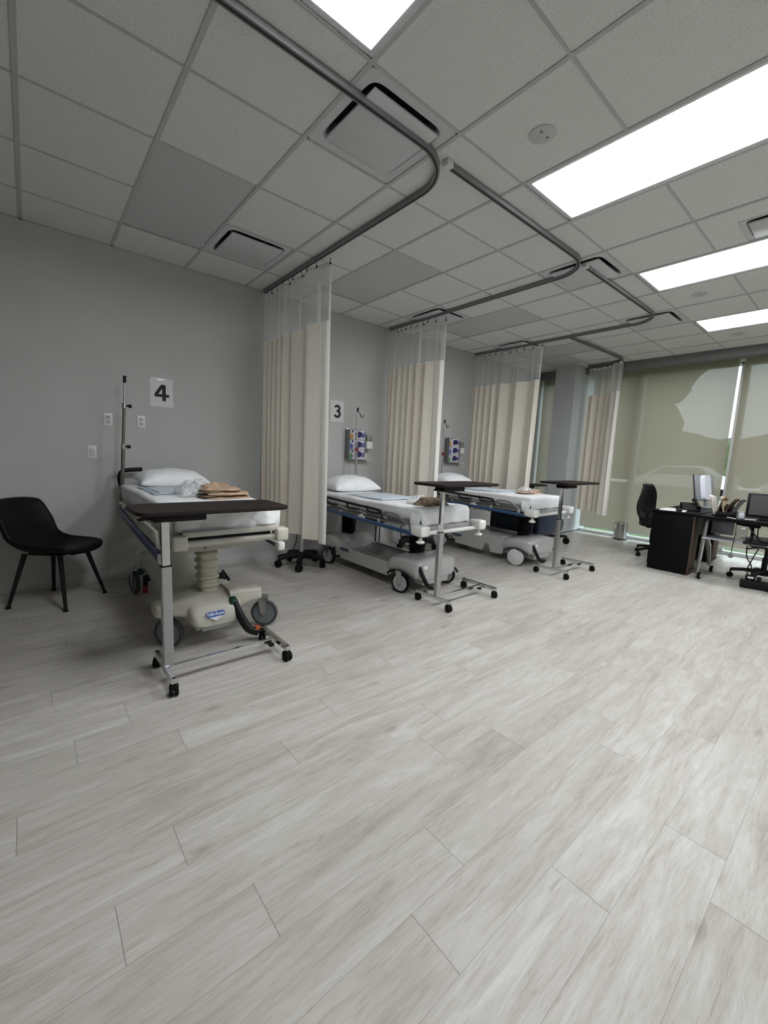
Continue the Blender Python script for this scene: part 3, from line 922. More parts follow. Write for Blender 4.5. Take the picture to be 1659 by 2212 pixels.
def cream_bed():
    t = thing('hospital_bed', (0.95, 3.55, 0), 'cream stretcher bed with tan bellows under the wall sign 4', 'hospital bed', 'wheeled hospital beds')
    # local y: foot -0.95, head +0.97
    sheet_box(0.67, 1.93, 0.815, 0.945, 2.3, skirt=0.012).build('mattress', 'sheet', t, angle=60)
    m = MB()
    m.box((0, 0.02, 0.795), (0.62, 1.86, 0.025), 0.006)
    for s in (-1, 1): m.bar((s * 0.315, -0.93, 0.785), (s * 0.315, 0.95, 0.785), 0.03, 0.05, 0.006)
    m.build('litter_deck', 'cream2', t)
    m = MB()
    m.bar((-0.30, -0.985, 0.795), (0.30, -0.985, 0.795), 0.03, 0.035, 0.008)
    m.build('upper_foot_bar', 'cream2', t)
    m = MB()
    m.cyl((-0.32, -0.975, 0.735), (0.32, -0.975, 0.735), 0.021, seg=16)
    m.build('lower_foot_bar', 'cream2', t)
    for s in (-1, 1):
        m = MB(); m.box((s * 0.318, -0.985, 0.752), (0.085, 0.09, 0.088), 0.014, seg=3)
        bb = m.build('corner_bumper', 'cream', t)
        m = MB(); m.cyl((s * 0.318, -0.93, 0.79), (s * 0.318, -0.93, 0.88), 0.021); m.build('corner_post', 'cream2', bb)
    m = MB(); m.grid(lambda u, v: ((u - 0.5) * 0.655, -0.966 - 0.012 * math.sin(u * 17) * v - 0.006 * N3(u * 9, v * 3, 4), 0.925 - (0.105 + 0.016 * N3(u * 6, 1, 7)) * v), 36, 8); m.build('sheet_flap', 'sheet', t, thick=0.003, angle=80)
    # cross member under the deck and its sloped ends
    m = MB()
    m.prism([(-0.30, 0.052), (0.30, 0.052), (0.22, 0.0), (0.18, -0.012), (-0.18, -0.012), (-0.24, 0.0)], (0, -0.80, 0.655), (1, 0, 0), (0, 0, 1), -0.03)
    m.box((0, -0.70, 0.70), (0.24, 0.26, 0.10), 0.01)
    m.bar((-0.2, -0.75, 0.72), (-0.2, 0.8, 0.72), 0.05, 0.05, 0.006); m.bar((0.2, -0.75, 0.72), (0.2, 0.8, 0.72), 0.05, 0.05, 0.006)
    m.build('cross_member', 'cream2', t)
    m = MB(); m.box((0, -0.915, 0.757), (0.54, 0.05, 0.05), 0.004); m.box((0, -0.78, 0.73), (0.50, 0.03, 0.04), 0.004); m.build('gap_shade', 'pan', t)  # black blocks put the shade into the gaps between the foot bars
    m = MB()
    for x in (-0.09, 0.2): m.lathe([(0.001, 0), (0.022, 0), (0.022, 0.004), (0.001, 0.004)], (x, -0.836, 0.695), 'Y', 18)
    m.build('hole_caps', 'cream', t)
    # bellows columns
    for yc, lean in ((-0.62, 0.03), (0.62, 0.0)):
        rg = []
        nz = 57
        for k in range(nz):
            f = k / (nz - 1)
            z = 0.27 + f * 0.375
            w = 0.5 + 0.5 * math.cos(f * 2 * PI * 7.0)
            rx = 0.055 + 0.018 * w
            rg.append([(x - 0.055, yc + y + lean * (1 - f) * -1.0, z - (0.05 * (1 - f) * (y < 0) * 0)) for x, y in sq(rx, rx * 1.05, 3.4, 28)])
        m = MB(); m.rings(rg); m.build('bellows_column', 'bellow', t, angle=60)
    # moulded base: central hump that falls to a front apron, wheel arms
    st = [(-0.865, 0.13, 0.155, 0.20), (-0.85, 0.155, 0.150, 0.245), (-0.80, 0.17, 0.150, 0.30), (-0.72, 0.185, 0.165, 0.335), (-0.5, 0.20, 0.18, 0.345), (0.0, 0.19, 0.19, 0.30), (0.5, 0.20, 0.18, 0.345), (0.74, 0.185, 0.16, 0.34), (0.84, 0.16, 0.15, 0.28), (0.865, 0.12, 0.16, 0.20)]
    rg = []
    for y, hw, z0, z1 in st:
        rg.append([(x - 0.055, y, (z0 + z1) / 2 + z) for x, z in sq(hw, (z1 - z0) / 2, 4.5, 32)])
    m = MB(); m.rings(rg)
    for yc in (-0.69, 0.60):
        for s in (-1, 1):
            rr = []
            for xx, z0, z1, hy in ((0.10, 0.20, 0.35, 0.11), (0.19, 0.21, 0.345, 0.10), (0.26, 0.225, 0.325, 0.075), (0.32, 0.225, 0.318, 0.07), (0.345, 0.23, 0.312, 0.062), (0.350, 0.24, 0.302, 0.05)):
                rr.append([(s * xx * (1.0 if yc < 0 else 0.66) - 0.055, yc + y, (z0 + z1) / 2 + z) for y, z in sq(hy, (z1 - z0) / 2, 5, 28)])
            m.rings(rr)
    bc = m.build('base_cover', 'cream', t, angle=50)
    m = MB(); m.box((-0.02, -0.74, 0.135), (0.26, 0.18, 0.05), 0.008); m.box((-0.16, -0.76, 0.15), (0.05, 0.12, 0.06), 0.01); m.build('under_mechanism', 'greybase', t)
    # badge on the apron
    pill = sq(0.058, 0.0175, 6, 32)
    tilt = Matrix.Rotation(-0.20, 4, 'X')
    base = Matrix.Translation(Vector((-0.075, -0.8655, 0.232)))
    mt = base @ Matrix.Rotation(math.radians(90), 4, 'X') @ Matrix.Rotation(-0.28, 4, 'X')
    m = MB(); m.prism(pill, (0, 0, 0.0), (1, 0, 0), (0, 1, 0), 0.003); m.bm.transform(mt); bd = m.build('badge', 'logoblue', bc)
    text_mesh('Hill-Rom', 0.030, 'badge_lettering', 'logowhite', bc, mt @ Matrix.Translation(Vector((0, 0, 0.0035))))
    m = MB(); m.prism([(-0.044, -0.019), (0.0, -0.044), (0.044, -0.019)], (0, 0, 0.0), (1, 0, 0), (0, 1, 0), 0.002); m.bm.transform(mt); m.build('badge_triangle', 'logowhite', bc)
    # casters
    for (x, y, yaw) in ((0.335, -0.70, 0.9), (-0.315, -0.685, 0.75), (-0.30, 0.575, 0.15), (0.30, 0.60, 0.3)):
        caster_wheel(t, (x, y, 0.100), 0.098, 0.036, 'wheeldark', 'tyre', 'caster', yaw, False, True, 0.128)
    # foot pedal: black lever, green top, orange lower pad
    m = MB(); m.tube(smooth_path([(0.065, -0.80, 0.275), (0.085, -0.86, 0.19), (0.13, -0.90, 0.095), (0.19, -0.91, 0.06)], 5), [0.028] * 15 + [0.030], 10)
    pd = m.build('brake_pedal', 'black', t)
    m = MB(); m.box((0.057, -0.815, 0.278), (0.05, 0.055, 0.05), 0.014, Matrix.Rotation(0.5, 4, 'X')); m.build('steer_pad', 'green', pd)
    m = MB(); m.box((0.182, -0.905, 0.085), (0.055, 0.05, 0.018), 0.008, Matrix.Rotation(-0.3, 4, 'Y')); m.build('brake_pad', 'orange', pd)
    # head end pedals by the rear left wheel
    m = MB(); m.tube(smooth_path([(-0.16, 0.30, 0.26), (-0.24, 0.36, 0.20), (-0.27, 0.30, 0.12)], 5), 0.02, 10)
    m.box((-0.24, 0.26, 0.215), (0.10, 0.05, 0.05), 0.012)
    pd = m.build('side_pedal', 'black', t)
    m = MB(); m.box((-0.285, 0.40, 0.235), (0.05, 0.07, 0.05), 0.018); m.build('steer_pad', 'green', pd)
    m = MB(); m.box((-0.275, 0.27, 0.115), (0.045, 0.06, 0.06), 0.018); m.build('brake_pad', 'red', pd)
    m = MB(); m.box((0.12, -0.40, 0.335), (0.05, 0.09, 0.04), 0.01); m.tube([(0.10, -0.46, 0.345), (0.14, -0.38, 0.37), (0.175, -0.42, 0.30)], 0.012, 8); m.build('side_lever', 'black', t)
    m = MB(); m.box((-0.20, 0.30, 0.26), (0.006, 0.10, 0.11), 0.002); m.build('side_label', 'logoblue', t)
    # lowered side rails: tan tubes, verticals, blue bumper strip with white caps
    for s in (-1, 1):
        m = MB()
        x = s * 0.372
        m.tube(smooth_path([(x, 0.62, 0.69), (x, 0.66, 0.79), (x, 0.58, 0.805), (x, 0.0, 0.79), (x, -0.62, 0.772), (x, -0.70, 0.745), (x, -0.72, 0.66)], 5), 0.011, 8)
        m.tube([(x, 0.63, 0.73), (x, -0.71, 0.70)], 0.009, 8)
        for y in (0.45, 0.22, -0.02, -0.26, -0.50):
            m.tube([(x, y, 0.80), (x, y - 0.05, 0.66)], 0.008, 8)
        for y in (0.4, -0.5):
            m.bar((s * 0.31, y, 0.76), (x, y, 0.70), 0.04, 0.02, 0.004)
        sr = m.build('side_rail', 'cream2', t)
        m = MB(); m.bar((s * 0.385, 0.62, 0.742), (s * 0.385, -0.84, 0.640), 0.035, 0.055, 0.010); m.build('bumper_strip', 'bluerail2', sr)
        m = MB(); m.box((s * 0.385 - s * 0.01, -0.865, 0.638), (0.055, 0.06, 0.06), 0.012, seg=3); m.build('strip_cap', 'whiteplastic', sr)
        m = MB(); m.bar((s * 0.25, -0.80, 0.73), (s * 0.36, -0.84, 0.665), 0.03, 0.02, 0.004); m.build('strip_bracket', 'cream2', sr)
    # push handles at the head
    for s in (-1, 1):
        m = MB()
        m.tube(smooth_path([(s * 0.30, 0.955, 0.80), (s * 0.315, 0.965, 0.90), (s * 0.325, 0.97, 1.0), (s * 0.30, 0.985, 1.055), (s * 0.24, 1.0, 1.068), (s * 0.135, 1.005, 1.075)] if s < 0 else [(s * 0.30, 0.955, 0.80), (s * 0.315, 0.965, 0.86), (s * 0.32, 0.97, 0.90)], 6), 0.020, 12)
        m.build('push_handle', 'black', t)
    # infusion pole clipped to the head corner
    lean = Matrix.Translation(Vector((-0.335, 0.86, 0.70))) @ Matrix.Rotation(0.055, 4, 'Y')
    def P(z): return lean @ Vector((0, 0, z))
    m = MB(); m.cyl(P(0.0), P(0.585), 0.0155); pl = m.build('infusion_pole', 'poleiron', t)
    m = MB(); m.cyl(P(0.58), P(0.95), 0.0125); m.build('middle_tube', 'poleiron', pl)
    m = MB(); m.cyl(P(0.94), P(1.155), 0.007); m.build('inner_rod', 'steel', pl)
    for z, r in ((0.585, 0.02), (0.945, 0.019)):
        m = MB(); m.cyl(P(z - 0.022), P(z + 0.022), r, seg=18); cl = m.build('pole_collar', 'steel', pl)
        m = MB(); a = P(z)
        m.lathe([(0.006, 0.018), (0.008, 0.03), (0.017, 0.034), (0.013, 0.044), (0.017, 0.054), (0.015, 0.057)], a, 'X', 14); m.build('collar_knob', 'black', pl)
    m = MB(); m.cyl(P(1.145), P(1.205), 0.013, seg=14); m.build('pole_tip', 'black', pl)
    m = MB(); m.cyl(P(-0.05), P(0.06), 0.021); m.bar((-0.335, 0.86, 0.73), (-0.30, 0.86, 0.77), 0.04, 0.03); m.build('pole_socket', 'steel', pl)
    return t
bed4 = cream_bed()

# ------------------------------------------------------------------ grey beds (bays 3 and 2)
def grey_bed(loc, label, half, zoff, solid_wheels, covered_side, pole_x, base_dy=0.0):
    t = thing('hospital_bed', loc, label, 'hospital bed', 'wheeled hospital beds')
    W = 2 * half
    zm0, zm1 = 0.69 + zoff, 0.845 + zoff
    sheet_box(W, 1.93, zm0 + 0.045, zm1, loc[0], skirt=0.012, sag=0.012).build('mattress', 'sheet', t, angle=60)
    m = MB(); m.grid(lambda u, v: ((u - 0.5) * (W - 0.03), -0.967 - 0.006 * math.sin(u * 21) * v, zm1 - 0.03 - (0.125 + 0.012 * N3(u * 7, loc[0], 2)) * v), 30, 8); m.build('sheet_flap', 'sheet', t, thick=0.003, angle=80)
    m = MB()
    for s_ in (-1, 1): m.bar((s_ * (half - 0.015), -0.94, zm0 + 0.018), (s_ * (half - 0.015), 0.95, zm0 + 0.018), 0.02, 0.07, 0.006)
    m.box((0, 0, zm0 + 0.02), (W - 0.08, 1.80, 0.05), 0.006)
    m.build('side_frame', 'greydark', t)
    # hanging corner of the sheet at the foot
    for s in (-1, 1):
        m = MB()
        m.grid(lambda u, v, s=s: (s * (half - 0.005 + 0.02 * math.sin(v * 3) * u), -0.955 + 0.10 * u + 0.01 * math.sin(u * 9), zm1 - 0.05 - (0.135 + 0.03 * N3(u * 4, s, 1)) * v), 8, 8)
        m.build('sheet_corner', 'sheet', t, thick=0.003, angle=80)
    m = MB(); m.box((0, 0.02, zm0 - 0.022), (W - 0.06, 1.86, 0.03), 0.006)
    m.bar((-half + 0.02, -0.96, zm0 - 0.03), (half - 0.02, -0.96, zm0 - 0.03), 0.05, 0.05, 0.008)
    m.build('litter_deck', 'whiteplastic' if False else 'wheel', t)
    m = MB(); m.cyl((-half - 0.03, -1.03, zm0 - 0.055), (half + 0.03, -1.03, zm0 - 0.055), 0.019, seg=14); m.build('foot_bar', 'whiteplastic', t)
    for s in (-1, 1):
        m = MB()
        rg = []
        for y, hx, hz in ((-1.10, 0.040, 0.034), (-1.09, 0.054, 0.046), (-1.04, 0.058, 0.050), (-0.96, 0.050, 0.044), (-0.95, 0.042, 0.038)):
            rg.append([(s * (half + 0.055) + x, y, zm0 - 0.025 + z) for x, z in sq(hx, hz, 4, 24)])
        m.rings(rg); bmp = m.build('corner_bumper', 'whiteplastic', t)
        m = MB(); m.lathe([(0.001, 0.0), (0.034, 0.002), (0.040, 0.012), (0.032, 0.022), (0.016, 0.028), (0.016, 0.05)], (s * (half + 0.06), -1.04, zm0 - 0.135), 'Z', 20); m.build('bumper_knob', 'whiteplastic', bmp)
        m = MB(); m.lathe([(0.001, 0), (0.016, 0), (0.016, 0.003), (0.001, 0.003)], (s * (half + 0.055), -1.03, zm0 + 0.034), 'Z', 14); m.build('pole_socket', 'greydark', bmp)
    # folded side rails
    for s in (-1, 1):
        x = s * (half + 0.045)
        zr = zm0 + 0.105
        m = MB()
        m.tube(smooth_path([(x, 0.80, zr - 0.06), (x, 0.78, zr + 0.0), (x, 0.70, zr + 0.012), (x, -0.05, zr - 0.012), (x, -0.40, zr - 0.022), (x, -0.47, zr - 0.04), (x, -0.50, zr - 0.10)], 6), 0.014, 10)
        for y in (0.5, 0.1, -0.25):
            m.tube(smooth_path([(x, y, zr - 0.0), (x, y - 0.02, zr - 0.05), (x, y - 0.22, zr - 0.055)], 4), 0.010, 8)
        sr = m.build('side_rail', 'black', t)
        m = MB()
        m.tube(smooth_path([(x, -0.47, zr - 0.085), (x, -0.52, zr - 0.035), (x, -0.58, zr - 0.025), (x, -0.70, zr - 0.03), (x, -0.78, zr - 0.07), (x, -0.85, zr - 0.11)], 6), 0.011, 10)
        m.build('rail_loop', 'greydark', sr)
        m = MB()
        for y in (0.55, 0.22, -0.12, -0.44, -0.84):
            m.box((x, y, zm0 - 0.025), (0.022, 0.03, 0.05), 0.008)
            if y > -0.5: m.tube([(x, y + 0.18, zm0 + 0.06), (x, y - 0.12, zm0 + 0.02)], 0.006, 6)
        m.build('rail_posts', 'wheel', sr)
        m = MB(); m.bar((s * (half + 0.065), 0.86, zm0 - 0.012), (s * (half + 0.075), -0.96, zm0 - 0.062), 0.028, 0.038, 0.010); m.build('bumper_strip', 'bluerail', sr)
        m = MB(); m.prism([(-0.06, 0), (0.06, 0), (0.0, 0.045)], (x, -0.17, zm0 - 0.03), (0, 1, 0), (0, 0, 1), s * 0.012); m.build('rail_latch', 'whiteplastic', sr)
    # lifting columns with black bellows
    for yc in (-0.60, 0.62):
        rg = []
        for k in range(61):
            f = k / 60
            r = 0.078 + 0.010 * math.cos(f * 2 * PI * 11)
            z = 0.27 + f * (zm0 - 0.055 - 0.27)
            rg.append([(r * math.cos(2 * PI * i / 24), yc + r * math.sin(2 * PI * i / 24), z) for i in range(24)])
        m = MB(); m.rings(rg); m.build('bellows_column', 'rubber', t, angle=70)
    m = MB(); m.box((0, 0, zm0 - 0.055), (W * 0.55, 1.5, 0.03), 0.006); m.box((0, 0.62, zm0 - 0.065), (0.3, 0.3, 0.03), 0.006); m.box((0, -0.6, zm0 - 0.065), (0.3, 0.3, 0.03), 0.006); m.build('lift_frame', 'blackmetal', t)
    # moulded base
    hwb = 0.285
    m = MB()
    def sec(y, hw, z0, z1, n=4.5):
        return [(x, y, (z0 + z1) / 2 + z) for x, z in sq(hw, (z1 - z0) / 2, n, 36)]
    m.rings([sec(-0.895, hwb - 0.08, 0.16, 0.30), sec(-0.89, hwb - 0.03, 0.145, 0.325), sec(-0.86, hwb + 0.0, 0.14, 0.345), sec(-0.70, hwb + 0.015, 0.19, 0.355), sec(-0.54, hwb + 0.01, 0.16, 0.335), sec(-0.50, hwb, 0.145, 0.30), sec(-0.47, hwb - 0.01, 0.14, 0.27)])
    m.rings([sec(0.44, hwb - 0.01, 0.14, 0.27), sec(0.50, hwb, 0.145, 0.33), sec(0.60, hwb + 0.02, 0.17, 0.35), sec(0.76, hwb + 0.01, 0.14, 0.33), sec(0.80, hwb - 0.05, 0.16, 0.30)])
    # central skirts below the ends
    m.box((0, -0.80, 0.14), (0.36, 0.17, 0.11), 0.02)
    m.box((0, 0.70, 0.14), (0.34, 0.16, 0.09), 0.02)
    hi = 0.335 if covered_side else 0.24
    for s in (-1, 1):
        m.prism([(-0.50, 0.125), (-0.47, 0.105), (0.42, 0.105), (0.46, 0.125), (0.46, 0.25), (0.40, hi - 0.02), (0.36, hi), (-0.42, hi), (-0.46, hi - 0.01), (-0.50, 0.26)] if not covered_side else
                [(-0.50, 0.125), (-0.47, 0.09), (-0.30, 0.085), (-0.26, 0.19), (-0.20, 0.19), (-0.16, 0.085), (0.30, 0.10), (0.36, 0.18), (0.46, 0.20), (0.46, 0.29), (0.40, hi), (-0.45, hi - 0.02), (-0.50, 0.27)],
                (s * (hwb - 0.022) - 0.011, 0, 0), (0, 1, 0), (0, 0, 1), 0.022)
    bc = m.build('base_cover', 'greybase', t, angle=40)
    m = MB(); m.box((0, -0.02, 0.155 if not covered_side else 0.30), (2 * hwb - 0.06, 0.96, 0.03), 0.006)
    if not covered_side:
        m.grid(lambda u, v: ((u - 0.5) * 0.5, -0.45 + 0.9 * v, 0.172 + 0.05 * abs(2 * u - 1) ** 3 + 0.012 * math.sin(v * 14) * (1 - abs(2 * u - 1))), 14, 26)
    m.build('storage_tray', 'greydark' if not covered_side else 'greybase', t, angle=60)
    # wheels under black fender lips
    for (x, y, yaw) in ((-0.305, -0.705, 0.25), (0.31, -0.74, 0.35), (-0.305, 0.57, 0.3), (0.305, 0.60, 0.2)):
        caster_wheel(t, (x, y, 0.108 if solid_wheels else 0.098), 0.106 if solid_wheels else 0.096, 0.04, 'wheelwhite' if solid_wheels else 'wheel', 'rubber', 'caster', yaw, solid_wheels, not solid_wheels, 0.112, 'steel')
    for s in (-1, 1):
        m = MB()
        m.tube([(s * (hwb + 0.035), -0.885 + 0.36 * k / 14, 0.150 + 0.062 * math.sin(PI * k / 14) ** 0.6) for k in range(15)], 0.011, 8)
        m.build('fender_lip', 'black' if not solid_wheels else 'navy', bc)
    # brake pedal at the foot
    m = MB(); m.tube(smooth_path([(-0.235, -0.88, 0.28), (-0.23, -0.925, 0.20), (-0.195, -0.955, 0.12), (-0.13, -0.97, 0.08), (-0.085, -0.97, 0.09)], 6), 0.020, 10)
    m.build('brake_pedal', 'black', t)
    m = MB(); m.box((-0.17, -0.892, 0.265), (0.05, 0.015, 0.035), 0.006); m.build('pedal_label', 'whiteplastic', bc)
    m = MB(); m.tube(smooth_path([(-0.30, 0.46, 0.21), (-0.36, 0.42, 0.18), (-0.375, 0.34, 0.15), (-0.37, 0.25, 0.16)], 5), 0.016, 8); m.build('side_pedal', 'black', t)
    m = MB(); m.box((-hwb + 0.0, 0.28, 0.225), (0.008, 0.16, 0.022), 0.003); m.build('side_stripe', 'bluerail', t)
    for ch in t.children:
        if ch.name.split('.')[0] in ('base_cover', 'storage_tray', 'caster', 'brake_pedal', 'side_pedal', 'side_stripe', 'bellows_column'):
            ch.location.y = base_dy
    # infusion pole at the head
    m = MB(); m.cyl((pole_x, 0.93, zm0 - 0.05), (pole_x, 0.93, 1.40), 0.0145); pl = m.build('infusion_pole', 'steel', t)
    m = MB(); m.cyl((pole_x, 0.93, 1.38), (pole_x, 0.93, 1.86), 0.0115); m.build('inner_rod', 'steel', pl)
    m = MB(); m.cyl((pole_x, 0.93, 1.845), (pole_x, 0.93, 1.90), 0.013); m.tube(smooth_path([(pole_x, 0.93, 1.85), (pole_x + 0.04, 0.93, 1.825), (pole_x + 0.055, 0.93, 1.79), (pole_x + 0.08, 0.93, 1.785), (pole_x + 0.09, 0.93, 1.815)], 5), 0.005, 8); m.build('pole_hook', 'blackmetal', pl)
    m = MB(); m.box((pole_x, 0.925, 1.365), (0.04, 0.035, 0.055), 0.010); m.build('pole_lock', 'red', pl)
    for s in (-1, 1):
        m = MB(); m.tube(smooth_path([(s * half * 0.9, 0.95, zm0 - 0.02), (s * half * 0.9, 0.985, zm0 + 0.06), (s * half * 0.75, 0.99, zm0 + 0.10)], 5), 0.012, 8)
        m.build('push_handle', 'black', t)
    return t
bed3 = grey_bed((2.97, 3.55, 0), 'grey based stretcher bed with black bellows, below wall sign 3', 0.345, 0.0, False, False, 0.32)
bed2 = grey_bed((4.92, 3.62, 0), 'stretcher bed with white wheel covers, farthest of the three beds', 0.37, 0.035, True, True, 0.13, -0.085)

# ------------------------------------------------------------------ things on the beds
def put(o, loc, rz=0, rx=0, ry=0):
    o.location = loc; o.rotation_euler = (rx, ry, rz); return o
GP_P = 'white pillows on the beds'
tag(put(pillow_mesh(None, 0.60, 0.40, 0.15, 1.1), (1.01, 4.28, 0.945), 0.02, 0.10), 'bluish white pillow on the cream bed beneath sign 4', 'pillow', GP_P)
tag(put(pillow_mesh(None, 0.68, 0.42, 0.185, 4.6), (3.06, 4.27, 0.850), -0.03, 0.10), 'white pillow at the head of the bed beneath sign 3', 'pillow', GP_P)
tag(put(pillow_mesh(None, 0.68, 0.42, 0.185, 7.7), (5.03, 4.33, 0.886), 0.03, 0.10), 'white pillow on the farthest bed, half hidden behind the second curtain', 'pillow', GP_P)

def folded_cloth(name, layers, loc, label, group, seed, rz=0):
    """layers: (width, depth, height, dx, dy, material key) from the bottom up"""
    t = thing(name, loc, label, 'cloth', group, rz)
    z = 0.0
    for i, (w, d, h, dx, dy, mk) in enumerate(layers):
        m = lump(w, d, h, seed + i * 3.1, 0.55, 0.30, 48, 40)
        m.bm.transform(Matrix.Translation(Vector((dx, dy, z))) @ Matrix.Rotation(0.12 * (i % 2) - 0.05, 4, 'Z'))
        m.build('fold_layer', mk, t, angle=70)
        z += h * 0.72
    return t
def bag(loc, w, d, h, seed, label, rz=0):
    m = lump(w, d, h * 0.85, seed, 0.30, 0.75, 44, 36)
    return tag(put(m.build('plastic_bag', 'bag', None, angle=180), loc, rz), label, 'plastic bag', 'clear plastic bags on the beds')
GB = 'folded gowns on the beds'
folded_cloth('folded_gown', [(0.36, 0.22, 0.022, 0.01, 0, 'tan'), (0.34, 0.20, 0.020, -0.015, 0.01, 'brown'), (0.33, 0.20, 0.022, 0.01, -0.01, 'tan'), (0.30, 0.18, 0.020, -0.03, 0.01, 'brown'), (0.27, 0.17, 0.024, -0.02, 0.0, 'tan'), (0.18, 0.15, 0.030, -0.06, 0.02, 'tan')], (1.09, 3.12, 0.943), 'tan folded gown on the cream bed behind the dark table top', GB, 2.0)
bag((0.95, 3.34, 0.944), 0.28, 0.30, 0.14, 5.0, 'crumpled clear plastic bag beside the tan gown on the cream bed')
folded_cloth('folded_gown', [(0.34, 0.26, 0.034, 0, 0, 'brown'), (0.30, 0.23, 0.034, 0.01, 0.0, 'brown'), (0.24, 0.17, 0.026, 0.0, 0.01, 'brown')], (2.98, 2.80, 0.843), 'dark brown folded gown at the foot of the bed below sign 3', GB, 9.0)
bag((2.97, 2.95, 0.843), 0.30, 0.16, 0.10, 8.0, 'clear plastic bag behind the dark brown gown')
folded_cloth('folded_gown', [(0.44, 0.24, 0.026, 0.05, 0, 'pinktan'), (0.30, 0.21, 0.026, -0.06, 0.0, 'pinktan'), (0.16, 0.15, 0.022, 0.13, 0.0, 'pinktan')], (5.02, 2.98, 0.878), 'pinkish tan folded gown on the foot of the farthest bed', GB, 14.0)
bag((4.95, 2.99, 0.914), 0.20, 0.16, 0.075, 12.0, 'clear plastic bag lying on top of the pinkish tan gown')
# absorbent pads
def pad(loc, w, d, label, rz=0):
    t = thing('absorbent_pad', loc, label, 'pad', 'pale blue absorbent pads', rz)
    m = MB(); m.grid(lambda u, v: ((u - 0.5) * w, (v - 0.5) * d, 0.004 + 0.004 * N3(u * 4, v * 4, loc[0])), 20, 20); m.build('pad_edge', 'pad', t, thick=0.004, angle=80)
    m = MB(); m.grid(lambda u, v: ((u - 0.5) * (w - 0.09), (v - 0.5) * (d - 0.09), 0.008 + 0.005 * N3(u * 6, v * 6, loc[0])), 20, 20); m.build('pad_centre', 'padtop', t, thick=0.005, angle=80)
    return t
pad((3.0, 3.55, 0.848), 0.58, 0.62, 'pale blue absorbent pad across the bed below sign 3', 0.03)
pad((4.95, 3.58, 0.883), 0.58, 0.62, 'pale blue absorbent pad on the farthest bed', 0.0)
pad((0.96, 3.72, 0.947), 0.56, 0.62, 'pale blue absorbent pad below the pillow of the cream bed', 0.0)

# ------------------------------------------------------------------ overbed tables
def overbed(loc, h, label, top_rot=0.0, top_dx=0.31, top_w=0.76):
    """base: two rails along y joined by a bar along x; the post stands on the left rail"""
    t = thing('overbed_table', loc, label, 'overbed table', 'wheeled overbed tables')
    m = MB()
    m.bar((0, -0.20, 0.085), (0, 0.20, 0.085), 0.030, 0.030, 0.003); m.build('base_rail', 'chrome', t, angle=15)
    m = MB(); m.bar((0.655, -0.20, 0.085), (0.655, 0.20, 0.085), 0.030, 0.030, 0.003); m.build('base_rail', 'chrome', t, angle=15)
    m = MB(); m.bar((0.015, -0.03, 0.085), (0.64, -0.03, 0.085), 0.026, 0.026, 0.003); m.build('cross_bar', 'chrome', t, angle=15)
    m = MB(); m.box((0.615, -0.03, 0.062), (0.03, 0.05, 0.02), 0.003); m.build('bar_stop', 'black', t)
    m = MB(); m.box((0.012, -0.03, (0.10 + 0.665) / 2), (0.052, 0.038, 0.665 - 0.10), 0.005); m.build('outer_post', 'post', t, angle=15)
    m = MB(); m.box((0.012, -0.03, (0.60 + h - 0.04) / 2), (0.040, 0.027, h - 0.04 - 0.60), 0.003); m.build('inner_post', 'chrome', t, angle=15)
    m = MB(); m.box((0.012, -0.03, 0.667), (0.056, 0.042, 0.008), 0.002); m.build('post_collar', 'black', t)
    m = MB(); m.box((0.075, -0.05, h - 0.045), (0.26, 0.12, 0.048), 0.008); m.prism([(0, 0), (0.08, 0.006), (0.08, 0.03), (0, 0.012)], (-0.115, -0.07, h - 0.062), (1, 0, 0), (0, 0, 1), -0.03); m.build('head_bracket', 'black', t)
    rg = []
    o = sq(top_w / 2, 0.19, 9, 48)
    R2 = Matrix.Rotation(top_rot, 4, 'Z')
    for k, z in ((0.985, h - 0.022), (1.0, h - 0.018), (1.0, h - 0.004), (0.990, h)):
        rg.append([R2 @ Vector((x * k + top_dx, y * k - 0.03, z)) for x, y in o])
    m = MB(); m.rings(rg); m.build('table_top', 'top', t)
    for x in (0, 0.655):
        for y in (-0.185, 0.185):
            m = MB(); m.cyl((x, y, 0.10), (x, y, 0.05), 0.008, seg=10)
            m.box((x, y, 0.066), (0.026, 0.026, 0.03), 0.004)
            yaw = random.uniform(-0.6, 0.6)
            mw = Matrix.Translation(Vector((x, y, 0.029))) @ Matrix.Rotation(yaw, 4, 'Z')
            for s in (-1, 1):
                wb = MB(); wb.lathe([(0.002, -0.010), (0.023, -0.010), (0.029, -0.004), (0.029, 0.004), (0.023, 0.010), (0.002, 0.010)], (s * 0.013, 0.0, 0.0), 'X', 20)
                wb.bm.transform(mw)
                me = bpy.data.meshes.new('t'); wb.bm.to_mesh(me); wb.bm.free(); m.bm.from_mesh(me); bpy.data.meshes.remove(me)
            wb = MB(); wb.box((0, 0.004, 0.018), (0.046, 0.05, 0.03), 0.01); wb.bm.transform(mw)
            me = bpy.data.meshes.new('t'); wb.bm.to_mesh(me); wb.bm.free(); m.bm.from_mesh(me); bpy.data.meshes.remove(me)
            m.build('caster', 'rubber', t)
    return t
overbed((0.515, 2.44, 0), 0.985, 'overbed table with dark top across the foot of the cream bed', 0.0, 0.255, 0.80)
overbed((2.665, 2.415, 0), 1.092, 'overbed table with dark top at the foot of the bed below sign 3', 0.0, 0.20, 0.78)
overbed((4.555, 2.325, 0), 1.092, 'overbed table with dark top in front of the farthest bed', 0.0, 0.19, 0.78)
overbed((7.00, 4.26, 0), 0.875, 'overbed table with dark top partly seen left of the column', 0.0, 0.30, 0.76)

